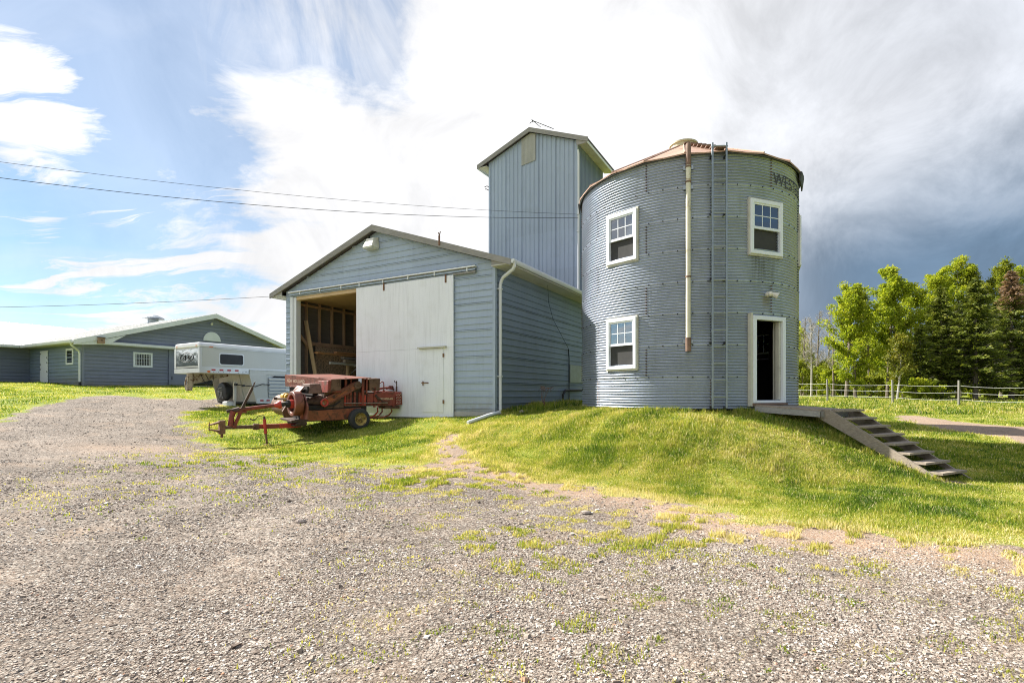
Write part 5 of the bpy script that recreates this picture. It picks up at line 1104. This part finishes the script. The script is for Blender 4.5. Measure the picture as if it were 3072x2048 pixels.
mb=MB(); mb.lathe([(.10,-.09),(.2,-.1),(.22,-.05),(.22,.05),(.2,.1),(.10,.09)],(1.35,-1.75,.24),'y',22); bp(mb,'gauge_wheel','tyre',smooth=True)
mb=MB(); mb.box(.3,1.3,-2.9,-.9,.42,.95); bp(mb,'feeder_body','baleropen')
# ------------------------------------------------------------------ paddock fences
def fence(name,label,pts,h,ropes,pw,top,mat,rr):
    p0=pts[0]; f=thing(name,label,'fence',p0[0],p0[1],float(ground(*p0)),0,'rope paddock fences'); z0=f.location.z
    for (x,y) in pts:
        z=float(ground(x,y))-z0; lean=random.uniform(-.04,.04); hh=h*random.uniform(.97,1.05)
        MB().tube([(x-p0[0],y-p0[1],z-.2),(x-p0[0]+lean,y-p0[1],z+hh)],[pw,pw*.9],8).build('post',M[mat],f,True)
    for q in ropes:
        mb=MB()
        for a,b in zip(pts[:-1],pts[1:]):
            za,zb=float(ground(*a))-z0+q,float(ground(*b))-z0+q; seg=[]; sag=random.uniform(.02,.09)
            for k in range(7):
                t=k/6; seg.append((a[0]+(b[0]-a[0])*t-p0[0],a[1]+(b[1]-a[1])*t-p0[1],za+(zb-za)*t-sag*4*t*(1-t)))
            mb.tube(seg,rr,5)
        mb.build('rope',M['rope'],f)
P1=(21.58,35.0);P2=(23.80,32.0);P3=(25.66,29.4)
fence('paddock_fence','near paddock fence, three white ropes on tall weathered posts',[(17.2,40.9),(19.4,38.0),P1,P2,P3,(27.6,26.6),(29.4,24.0)],1.56,(1.22,.84,.44),.06,1,'post',.008)
fence('paddock_fence','far paddock fence of short thin stakes seen low behind the grey barked trees',[(34.0,63.5),(35.4,62),(36.6,61.2),(37.6,60.6),(38.6,60),(39.6,59.4),(40.6,58.8),(42,58)],1.15,(.95,.5),.06,1,'post',.010)

# ------------------------------------------------------------------ overhead wires
def wire(label,a,b,sag,r):
    mb=MB(); n=28; m=((a[0]+b[0])/2,(a[1]+b[1])/2,min(a[2],b[2]))
    pts=[(a[0]+(b[0]-a[0])*t-b[0],a[1]+(b[1]-a[1])*t-b[1],a[2]+(b[2]-a[2])*t-sag*4*t*(1-t)-b[2]) for t in [k/n for k in range(n+1)]]
    o=mb.tube(pts,r,5).build('power_line',M['cable'],None,True); o.location=b; tag(o,label,'power line','wires strung to the farm buildings')
wire('upper thin wire sagging across the sky to the corner of the blue tower',(-17.6,14,8.42),(2.74,21.16,9.0),.32,.006)
wire('lower thicker wire of the pair crossing the sky to the tower corner',(-17.6,14,7.98),(2.74,21.16,8.86),.46,.009)
wire('low wire running over the stable roof to the left eave of the shed',(-28.8,24,5.6),(-9.3,20.02,5.40),.12,.009)

# ------------------------------------------------------------------ plants
def cards(c,s0,s1,asp=.55,tilt=None):
    """diamond-shaped leaves around the centres c"""
    m=len(c); a=rng.normal(0,1,(m,3)); a/=np.linalg.norm(a,axis=1)[:,None]
    b=rng.normal(0,1,(m,3)); b-=a*(a*b).sum(1)[:,None]; b/=np.linalg.norm(b,axis=1)[:,None]
    s=(s0+(s1-s0)*rng.random(m))[:,None]
    return np.stack([c-a*s*.5,c+b*s*asp*.5,c+a*s*.5,c-b*s*asp*.5],1)
def leafmesh(name,P,tint,mat,parent):
    m=len(P); return np_mesh(name,P.reshape(-1,3),np.arange(m*4).reshape(m,4),mat,parent,{'tint':np.repeat(tint,4)})
def broadleaf(name,label,x,y,h,cw,cb,mat,group,seed,nl=7000,trunks=1,leaf=(.13,.24),bark='bark',tr=.13,shape=.75,gap=.0):
    global rng
    rs=np.random.default_rng(seed); rnd=random.Random(seed); rng=rs
    z0=float(ground(x,y)); t=thing(name,label,'tree' if h>3 else 'shrub',x,y,z0,0,group)
    tb=MB(); centres=[]; sizes=[]
    for k in range(trunks):
        ox,oy=(rnd.uniform(-.5,.5)*trunks*.55,rnd.uniform(-.4,.4)*trunks*.4) if trunks>1 else (0,0)
        hh=h*rnd.uniform(.85,1) if k else h*.97
        lx,ly=rnd.uniform(-.06,.06)*h,rnd.uniform(-.04,.04)*h
        tp=lambda q,ox=ox,oy=oy,lx=lx,ly=ly,hh=hh:(ox+lx*q+.10*math.sin(q*5+k)*q,oy+ly*q+.10*math.cos(q*4+k)*q,hh*q-.15)
        n=9; tb.tube([tp(i/n) for i in range(n+1)],[tr*(1-i/n)**.8*rnd.uniform(.9,1.05)+.012 for i in range(n+1)],7)
        nb=int((34 if h>3 else 16)/trunks**.5)
        for i in range(nb):
            q=cb+(1-cb)*((i+rnd.random())/nb)**.9*.98; p=Vector(tp(q)); az=rnd.random()*6.283
            prof=math.sin(math.pi*min(1,max(0,(q-cb*.8)/(1-cb*.8)))**shape)
            ln=cw*(.28+.72*prof)*rnd.uniform(.55,1.1)/(1 if trunks==1 else 1.25); el=rnd.uniform(.25,.95)+q*.3
            d=Vector((math.cos(az)*math.cos(el),math.sin(az)*math.cos(el),math.sin(el))); e=p+d*ln; md=p+d*ln*.55+Vector((0,0,-.03*ln))
            tb.tube([p,md,e],[.035*tr/.13*(1.2-q),.02*tr/.13,.006],4)
            for s in range(5):
                f=.35+.7*s/4; cpt=p+d*ln*f; centres.append((cpt.x,cpt.y,cpt.z)); sizes.append((.22+.30*rnd.random())*(h/9)**.4*(1.15-.3*f))
    tb.build('trunk',M[bark],t,True)
    c=np.array(centres); s=np.array(sizes); k=rs.integers(0,len(c),nl)
    if gap: 
        ok=rs.random(len(c))>gap; kk=np.nonzero(ok)[0]; k=kk[rs.integers(0,len(kk),nl)]
    off=rs.normal(0,1,(nl,3)); off/=np.linalg.norm(off,axis=1)[:,None]; off*=(rs.random(nl)**.45)[:,None]*s[k][:,None]*np.array([1.25,1.25,.85])
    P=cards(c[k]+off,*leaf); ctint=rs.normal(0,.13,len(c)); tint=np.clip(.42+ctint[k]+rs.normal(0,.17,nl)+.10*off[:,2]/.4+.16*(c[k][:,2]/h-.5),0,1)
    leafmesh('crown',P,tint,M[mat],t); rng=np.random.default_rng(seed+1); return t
def spruce(name,label,x,y,h,w,mat,group,seed,base=.12,top=None,dens=1.0,tipred=None):
    rs=np.random.default_rng(seed); rnd=random.Random(seed); z0=float(ground(x,y)); t=thing(name,label,'tree',x,y,z0,0,group)
    tb=MB(); tb.tube([(0,0,-.2),(.03,0,h*.4),(0,.02,h)],[.17*h/9,.10*h/9,.015],8); C=[];A=[];T=[];S=[]; C2=[];A2=[];T2=[];S2=[]
    nw=int(h*4.6); 
    for i in range(nw):
        q=base+(1-base)*(i+.5)/nw; z=q*h; rad=w*(1-q)**.78*rnd.uniform(.72,1.12)+.10
        for b in range(int(7*dens)):
            az=rnd.random()*6.283; L_=rad*rnd.uniform(.55,1.1); dr=-.10-.22*(1-q)+.5*q; zz_=z+rnd.uniform(-.12,.12)
            dx,dy=math.cos(az),math.sin(az)
            e=(dx*L_,dy*L_,zz_+dr*L_*.5+.10*L_); tb.tube([(0,0,zz_),(dx*L_*.55,dy*L_*.55,zz_+dr*L_*.35),e],[.02,.012,.004],3,False)
            ns=int(6+L_*13)
            for s in range(ns):
                f=.18+.85*(s+rnd.random())/ns; wd=(.06+.30*(1-abs(f-.55)))*min(1,L_); sd=rnd.uniform(-1,1)
                px,py=dx*L_*f-dy*sd*wd,dy*L_*f+dx*sd*wd; pz=zz_+dr*L_*(.64*f if f<.55 else .35+.15*(f-.55))+rnd.uniform(-.10,.04)-.10*abs(sd)*wd
                red=tipred and q>tipred+rnd.uniform(-.08,.08)
                (C2 if red else C).append((px,py,pz)); (A2 if red else A).append((dx+sd*-dy*.9,dy+sd*dx*.9,rnd.uniform(-.35,.15))); (S2 if red else S).append(rnd.uniform(.16,.34))
                (T2 if red else T).append(min(1,max(0,.22+.50*f**2+rnd.gauss(0,.16)+.12*q)))
    tb.build('trunk',M['barkspruce'],t,True)
    for nm,c,a,tt,ss,mt in (('crown',C,A,T,S,mat),('brown_top',C2,A2,T2,S2,'needlered')):
        if not c: continue
        c=np.array(c);a=np.array(a);a/=np.linalg.norm(a,axis=1)[:,None]; s=np.array(ss)[:,None]; tt=np.array(tt)
        n=len(c); P=[];TT=[]
        for r_ in range(3):
            jit=rs.normal(0,.45,(n,3))*np.array([1,1,.5]); aa=a+jit; aa/=np.linalg.norm(aa,axis=1)[:,None]
            b=rs.normal(0,1,(n,3)); b-=aa*(aa*b).sum(1)[:,None]; b/=np.linalg.norm(b,axis=1)[:,None]; cc=c+rs.normal(0,.05,(n,3))
            P.append(np.stack([cc-aa*s*.4,cc+b*s*.13,cc+aa*s*.6,cc-b*s*.13],1)); TT.append(np.clip(tt+rs.normal(0,.08,n),0,1))
        leafmesh(nm,np.concatenate(P),np.concatenate(TT),M[mt],t)
    return t
def bare(name,label,x,y,h,w,group,seed,pale=False,leaves=0):
    rs=np.random.default_rng(seed); rnd=random.Random(seed); z0=float(ground(x,y)); t=thing(name,label,'tree',x,y,z0,0,group); tb=MB(); tips=[]
    n=8; tp=lambda q:(.12*math.sin(q*4+seed)*q,.12*math.cos(q*3)*q,h*q-.2)
    tb.tube([tp(i/n) for i in range(n+1)],[.11*h/8*(1-i/n)**.8+.012 for i in range(n+1)],6)
    tw=MB()
    for i in range(40):
        q=.35+.63*i/40; p=Vector(tp(q)); az=rnd.random()*6.283; el=rnd.uniform(.5,1.15); ln=w*(1.25-q)*rnd.uniform(.6,1.2)
        d=Vector((math.cos(az)*math.cos(el),math.sin(az)*math.cos(el),math.sin(el))); e=p+d*ln; tb.tube([p,p+d*ln*.5,e],[.028*(1.2-q)+.006,.012,.005],4,False)
        for k in range(9):
            f=.25+.75*k/9; b=p+d*ln*f; d2=(d+Vector((rnd.gauss(0,.6),rnd.gauss(0,.6),rnd.gauss(.25,.4)))).normalized(); e2=b+d2*ln*rnd.uniform(.25,.5); tw.tube([b,e2],[.008,.003],3,False); tips.append(tuple((b+e2)/2)); tips.append(tuple(e2))
            for k2 in range(2):
                e3=b+(e2-b)*.6+(d2+Vector((rnd.gauss(0,.7),rnd.gauss(0,.7),rnd.gauss(.2,.4)))).normalized()*ln*.2; tw.tube([b+(e2-b)*.6,e3],[.005,.002],3,False); tips.append(tuple(e3))
    tb.build('trunk',M['barkpale' if pale else 'bark'],t,True); 
    tw.build('twigs',M['barkpale'],t)
    c=np.array(tips); k=rs.integers(0,len(c),2600 if pale else 1500); global rng; rng=rs
    leafmesh('crown',cards(c[k]+rs.normal(0,.10,(len(k),3)),.05,.11,.35),np.clip(rs.normal(.75 if pale else .45,.2,len(k)),0,1),M['twig'],t); return t
at=lambda k,y:(k*y,y)
gA='broad leaved trees beyond the paddock'; gS='dark spruces beyond the paddock'; gB='leafless trees behind the bin'
broadleaf('maple_tree','broad multi stemmed light green tree nearest the grain bin, leaning grey trunks underneath',*at(.655,42),9.0,3.7,.12,'leafA',gA,11,17000,3)
broadleaf('aspen_tree','tall bright green tree with a two pointed top in the middle of the left group',*at(.735,42.5),11.1,3.1,.16,'leafA',gA,12,21000,2)
broadleaf('aspen_tree','slim bright green tree rising behind the small yellow tree',*at(.785,46),10.4,2.5,.2,'leafA',gA,13,12000)
broadleaf('aspen_tree','thin grey green tree peeping out behind the two leftmost leafy trees',*at(.700,50),10.3,2.1,.25,'leafB',gA,14,8000)
broadleaf('maple_tree','small yellow green tree with a pale bare stem in front of the spruces',*at(.752,37.5),4.9,1.35,.30,'leafY',gA,15,4200,1,(.12,.22),'barkpale',.07)
broadleaf('poplar_tree','tall sunlit poplar rising behind the leftmost spruce',*at(.835,50),12.4,3.1,.2,'leafA',gA,16,16000)
broadleaf('poplar_tree','highest poplar, standing behind the gap between the two front spruces',*at(.875,52),14.0,3.0,.25,'leafA',gA,17,15000)
broadleaf('poplar_tree','slender poplar between the tall group and the broadest spruce',*at(.913,52),13.2,2.7,.25,'leafB',gA,18,12000)
broadleaf('poplar_tree','poplar whose olive crown stands right behind the broadest spruce top',*at(.955,50),13.3,2.6,.25,'leafB',gA,19,12000)
broadleaf('poplar_tree','narrow poplar above the brown topped spruce by the right edge',*at(.985,50),13.0,1.8,.3,'leafA',gA,20,7000)
broadleaf('poplar_tree','poplar cut off by the right picture edge',*at(1.03,50),11.0,2.4,.3,'leafA',gA,21,8000)
broadleaf('aspen_tree','round leafy tree filling the dip between the two pointed tree and the poplars',*at(.812,49),9.6,2.6,.18,'leafA',gA,22,11000)
spruce('spruce_tree','dark spruce at the left end of the spruce row with a narrow tip',*at(.838,40),8.8,2.7,'needle',gS,31)
spruce('spruce_tree','broadest dark spruce of the row with heavy drooping tiers',*at(.905,38.5),9.1,3.3,'needle',gS,32,dens=1.25)
spruce('spruce_tree','spruce with a bare reddish brown top at the right of the row',*at(.975,39.5),9.9,2.7,'needle',gS,33,tipred=.74)
spruce('spruce_tree','spruce half cut off by the right picture edge',*at(1.03,39),8.0,2.6,'needle',gS,34)
spruce('spruce_tree','low young spruce at the foot of the small yellow tree',*at(.797,39.5),5.6,2.1,'needle',gS,35,base=.08)
spruce('spruce_tree','spruce squeezed in behind the gap in the spruce row',*at(.87,44),8.0,2.4,'needle',gS,36)
spruce('spruce_tree','spruce deep in the row behind the brown topped one',*at(.945,44),8.4,2.4,'needle',gS,37)
bare('bare_tree','thin leafless grey tree closest to the bin wall',*at(.571,58),9.0,1.3,gB,41)
bare('bare_tree','forked leafless tree with a dark leaning trunk left of the leafy group',*at(.597,56),9.4,1.7,gB,42)
bare('bare_tree','pale whitish leafless tree touching the first leafy crown',*at(.618,60),10.6,1.5,gB,43,True)
bare('bare_tree','faint leafless tree half hidden by the edge of the bin',*at(.555,62),8.2,1.4,gB,44)
bare('bare_tree','slender bare tree with a straight pale stem in the gap by the bin',*at(.585,51),8.0,1.3,gB,45,True)
bare('bare_tree','short bare tree leaning against the first leafy crown',*at(.628,49),7.0,1.4,gB,46)
broadleaf('young_tree','slight yellow green sapling right beside the bin wall',*at(.574,53),3.8,1.7,.12,'leafB',gA,51,3600,2,(.12,.22),'bark',.06)
broadleaf('young_tree','yellow green sapling between the bare trunks and the first leafy tree',*at(.612,52),3.6,1.8,.12,'leafB',gA,52,3600,2,(.12,.22),'bark',.06)
gH='bushes along the paddock edge'
for i,(k,y,h,w,mt,lab) in enumerate([(.765,38.2,1.7,1.1,'leafA','bright green bush left of the spruce trunks'),(.80,37.6,1.5,1.3,'leafA','wide low bright green bush under the young spruce'),(.69,46,2.2,1.6,'leafB','olive bush behind the leaning grey trunks'),(.575,55,3.4,2.0,'leafB','olive thicket bush beside the bin wall'),(.60,54,3.0,1.8,'leafA','green bush at the foot of the forked bare tree'),(.632,50,2.7,1.6,'leafA','green bush under the left edge of the first leafy crown'),(.84,42.5,1.5,1.4,'leafA','dark set green bush between the spruce trunks'),(.925,41.5,1.4,1.4,'leafA','green bush right of the broadest spruce trunk'),(.98,42,1.5,1.5,'leafB','bush under the brown topped spruce'),(.72,45,2.4,1.5,'leafB','scrubby bush right of the leaning trunks')]):
    broadleaf('shrub',lab,*at(k,y),h,w,.05,mt,gH,60+i,2300,3,(.12,.22),'bark',.03)
# the wood behind, one dense mass
rs=np.random.default_rng(99); n=70000; k=.20+1.45*rs.random(n); y=60+16*rs.random(n)
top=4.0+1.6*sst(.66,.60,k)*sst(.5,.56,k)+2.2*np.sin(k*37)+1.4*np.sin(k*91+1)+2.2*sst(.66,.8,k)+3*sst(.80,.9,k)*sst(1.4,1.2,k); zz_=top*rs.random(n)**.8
rng=rs; c=np.stack([k*y,y,ground(k*y,y)+zz_],-1)
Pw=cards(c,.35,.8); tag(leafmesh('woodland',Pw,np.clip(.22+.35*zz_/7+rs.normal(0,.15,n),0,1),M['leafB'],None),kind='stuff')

# ------------------------------------------------------------------ small things on the ground
def rock(name,label,x,y,r,mat,seed,sq=(1,1,.6)):
    rnd=random.Random(seed); mb=MB().ball((0,0,r*.3),r,10,7,sq); mb.v=[(a*rnd.uniform(.82,1.12),b*rnd.uniform(.82,1.12),c*rnd.uniform(.85,1.1)) for a,b,c in mb.v]
    o=mb.build(name,M[mat],None,False); o.location=(x,y,float(ground(x,y))); return tag(o,label,'rock')
rock('rock','reddish fist sized rock beside the foot of the shed downspout',.30,15.25,.10,'stone',1)
rock('rock','flat pale stone lying at the edge of the gravel left of the middle',1.0,6.9,.06,'stone',2,(1.3,1,.4))
rock('rock','lone grey brown stone on the open gravel left of the tufts',-2.6,6.3,.05,'stone',3,(1.3,1,.6))
wd=thing('dead_weed','brown dried weed stalk against the dark shed wall by the downspout','weed',1.02,16.35,float(ground(1.02,16.35)))
mb=MB(); rnd=random.Random(5)
for k in range(5):
    a=rnd.uniform(-.25,.25); tip=(a*1.2+.12,-.05,.55+.12*rnd.random()); mb.tube([(0.02*k,0,0),(a*.5,0,.3),tip],[.008,.006,.003],4)
    for j in range(5): mb.tube([tip,(tip[0]+rnd.uniform(-.12,.14),tip[1]+rnd.uniform(-.05,.05),tip[2]+rnd.uniform(-.16,.05))],[.006,.004],3)
mb.build('stalk',M['rust'],wd)

# ------------------------------------------------------------------ sky, sun, camera
EXPO=1.22
w=bpy.data.worlds.new('World'); SC.world=w; w.use_nodes=True; t=w.node_tree; t.nodes.clear()
class WT(NT):
    def __init__(s): s.t=t
W=WT()
SUN_AZ=60.5; SUN_EL=40.0     # degrees left of straight ahead, height
sky=W.n('ShaderNodeTexSky',sky_type='NISHITA',sun_disc=False); sky.sun_elevation=R(SUN_EL); sky.sun_rotation=R(-SUN_AZ); sky.air_density=1.0; sky.dust_density=0.0; sky.ozone_density=1.0
gen=W.n('ShaderNodeTexCoord').outputs['Generated']
nrm=W.n('ShaderNodeVectorMath',operation='NORMALIZE',i_0=gen).outputs[0]
sep=W.n('ShaderNodeSeparateXYZ',i_0=nrm)
zc=W.math('ADD',W.math('MAXIMUM',sep.outputs[2],0.),.13)
pl=W.n('ShaderNodeCombineXYZ',i_0=W.math('DIVIDE',sep.outputs[0],zc),i_1=W.math('DIVIDE',sep.outputs[1],zc),i_2=0.).outputs[0]
def lobe(u,v,inner,outer):
    d=Vector(((u-1176)/1176,1,(903-v)/1176)).normalized()
    dp=W.n('ShaderNodeVectorMath',operation='DOT_PRODUCT',i_0=nrm); dp.inputs[1].default_value=d
    return W.mr(dp.outputs['Value'],math.cos(R(outer)),math.cos(R(inner)),0,1,True)
def total(items):
    acc=None
    for (u,v,i,o_,k) in items:
        e=W.math('MULTIPLY',lobe(u,v,i,o_),k); acc=e if acc is None else W.math('ADD',acc,e)
    return acc
warp=W.n('ShaderNodeTexNoise',i_Vector=pl,i_Scale=.8,i_Detail=4).outputs['Color']
pw=W.n('ShaderNodeVectorMath',operation='ADD',i_0=pl,i_1=W.n('ShaderNodeVectorMath',operation='SCALE',i_0=warp,i_Scale=1.1).outputs[0]).outputs[0]
rot=W.n('ShaderNodeMapping',i_Vector=pw,i_Rotation=(0,0,R(-32)),i_Scale=(.42,1.5,1)).outputs[0]
n1=W.noise(rot,.95,9,.63,.35); n2=W.noise(pw,2.1,9,.66,.25); n3=W.noise(pl,.45,3,.5); n4=W.noise(nrm,5.,8,.62,.6)
dens=W.math('ADD',W.math('MULTIPLY',W.math('SUBTRACT',n1,.5),.95),W.math('MULTIPLY',W.math('SUBTRACT',n2,.5),.75)); dens=W.math('ADD',dens,.5)
bias=total([(930,430,12,30,.24),(560,500,6,20,.20),(900,240,4,14,.14),(2000,350,22,55,.55),(1300,150,6,18,.16),(560,600,4,17,.10),(60,235,1,6,.26),(120,740,2,10,.16),
            (200,60,10,30,-.26),(330,230,4,14,-.12),(930,-10,4,17,-.40),(120,470,5,20,-.22),(60,620,2,9,-.08),(1210,30,1,5,-.16),(1250,60,1,9,.08)])
thick=W.math('ADD',W.math('ADD',dens,bias),W.math('MULTIPLY',W.math('SUBTRACT',n4,.5),.55))
cl=W.mr(thick,.36,.76,0,1,True)
veil=W.mr(W.noise(rot,.6,6,.6),.32,.68,.06,.46)
str_=W.noise(W.n('ShaderNodeMapping',i_Vector=pw,i_Rotation=(0,0,R(-38)),i_Scale=(.55,2.6,1)).outputs[0],1.15,9,.68,.5)
veil=W.math('MAXIMUM',veil,W.math('MULTIPLY',W.mr(W.math('ADD',str_,total([(380,480,3,14,.05),(60,250,1,7,.26),(250,80,2,18,-.08),(60,640,2,9,-.08),(130,430,2,7,.03),(1210,20,1,5,-.1),(60,510,1,3,.10),(430,560,2,12,.06),(120,740,2,9,.10),(300,330,2,7,-.06),(900,60,3,14,.05)])),.53,.70,0,1,True),1.0))
cl=W.math('MAXIMUM',W.math('MAXIMUM',cl,veil),W.math('MULTIPLY',W.mr(sep.outputs[1],.1,-.5,0,1,True),W.mr(dens,.30,.52,0,1,True)))  # extra cloud behind the camera, added to brighten the shaded fronts
wsp=W.noise(W.n('ShaderNodeMapping',i_Vector=nrm,i_Rotation=(0,R(-38),0),i_Scale=(3.0,1,.9)).outputs[0],2.2,9,.64,.7)
cl=W.math('MAXIMUM',cl,W.math('MULTIPLY',lobe(900,170,2,24),W.mr(wsp,.34,.66,.25,.92)))
cl=W.math('MAXIMUM',cl,W.math('MULTIPLY',lobe(760,380,4,40),.38))
# cloud tone: bright towards the sun, storm grey low on the right
az=W.math('ARCTAN2',sep.outputs[0],sep.outputs[1])
zn=W.math('ADD',sep.outputs[2],W.math('MULTIPLY',W.math('SUBTRACT',n3,.5),.22))
zn=W.math('ADD',zn,W.math('MULTIPLY',W.math('SUBTRACT',n4,.5),.16))
zn=W.math('SUBTRACT',zn,W.math('MULTIPLY',W.math('SUBTRACT',az,.6),.16))
dk=W.math('MULTIPLY',W.mr(az,.22,.62,0,1,True),W.mr(zn,.20,.40,1,0,True))
gy_=W.mr(W.math('ADD',az,W.math('MULTIPLY',W.math('SUBTRACT',n3,.5),.7)),.0,.85,0,1,True)
cc=W.mix(gy_,(.455,.455,.462),(.315,.33,.36))
cc=W.mix(W.math('MULTIPLY',dk,W.mr(zn,.02,.12,.80,1.)),cc,(.074,.112,.162))
det=W.mr(n4,.34,.66,-.13,.13)
sh=W.math('ADD',1.0,W.math('MULTIPLY',det,W.mr(gy_,0,1,1.0,1.7)))
sh=W.math('SUBTRACT',sh,W.math('MULTIPLY',lobe(960,480,.5,6),W.mr(n4,.50,.66,0,.42)))
cc=W.mix(1.,cc,W.n('ShaderNodeCombineColor',i_0=sh,i_1=sh,i_2=sh).outputs[0],'MULTIPLY')
bsky=W.n('ShaderNodeBackground',i_0=W.mix(1.,sky.outputs[0],(.74,1.03,1.16),'MULTIPLY'),i_1=.05)
bcl=W.n('ShaderNodeBackground',i_0=cc,i_1=1.0)
mx=W.n('ShaderNodeMixShader',i_0=cl,i_1=bsky.outputs[0],i_2=bcl.outputs[0])
o=W.n('ShaderNodeOutputWorld'); W.link(mx.outputs[0],o.inputs[0])
sun=bpy.data.lights.new('Sun','SUN'); sun.energy=5.0; sun.angle=R(.55); sun.color=(1,.95,.86)
so=bpy.data.objects.new('Sun',sun); COL.objects.link(so)
sd=Vector((-math.sin(R(SUN_AZ))*math.cos(R(SUN_EL)),math.cos(R(SUN_AZ))*math.cos(R(SUN_EL)),math.sin(R(SUN_EL))))
so.rotation_euler=sd.to_track_quat('Z','Y').to_euler(); so.location=sd*60
cam=bpy.data.cameras.new('Camera'); cam.lens=18; cam.sensor_width=36; cam.shift_y=.0508; cam.clip_end=2000; cam.clip_start=.05
co=bpy.data.objects.new('Camera',cam); COL.objects.link(co); co.location=(0,0,CAM_Z); co.rotation_euler=(R(90),0,0); SC.camera=co
SC.view_settings.view_transform='Standard'; SC.view_settings.look='None'; SC.view_settings.exposure=EXPO; SC.view_settings.gamma=1
SC.render.engine='CYCLES'; SC.cycles.use_denoising=True; SC.cycles.denoising_prefilter='NONE'; SC.cycles.filter_width=1.05; SC.cycles.max_bounces=7; SC.cycles.transparent_max_bounces=12; SC.cycles.caustics_reflective=False; SC.cycles.caustics_refractive=False
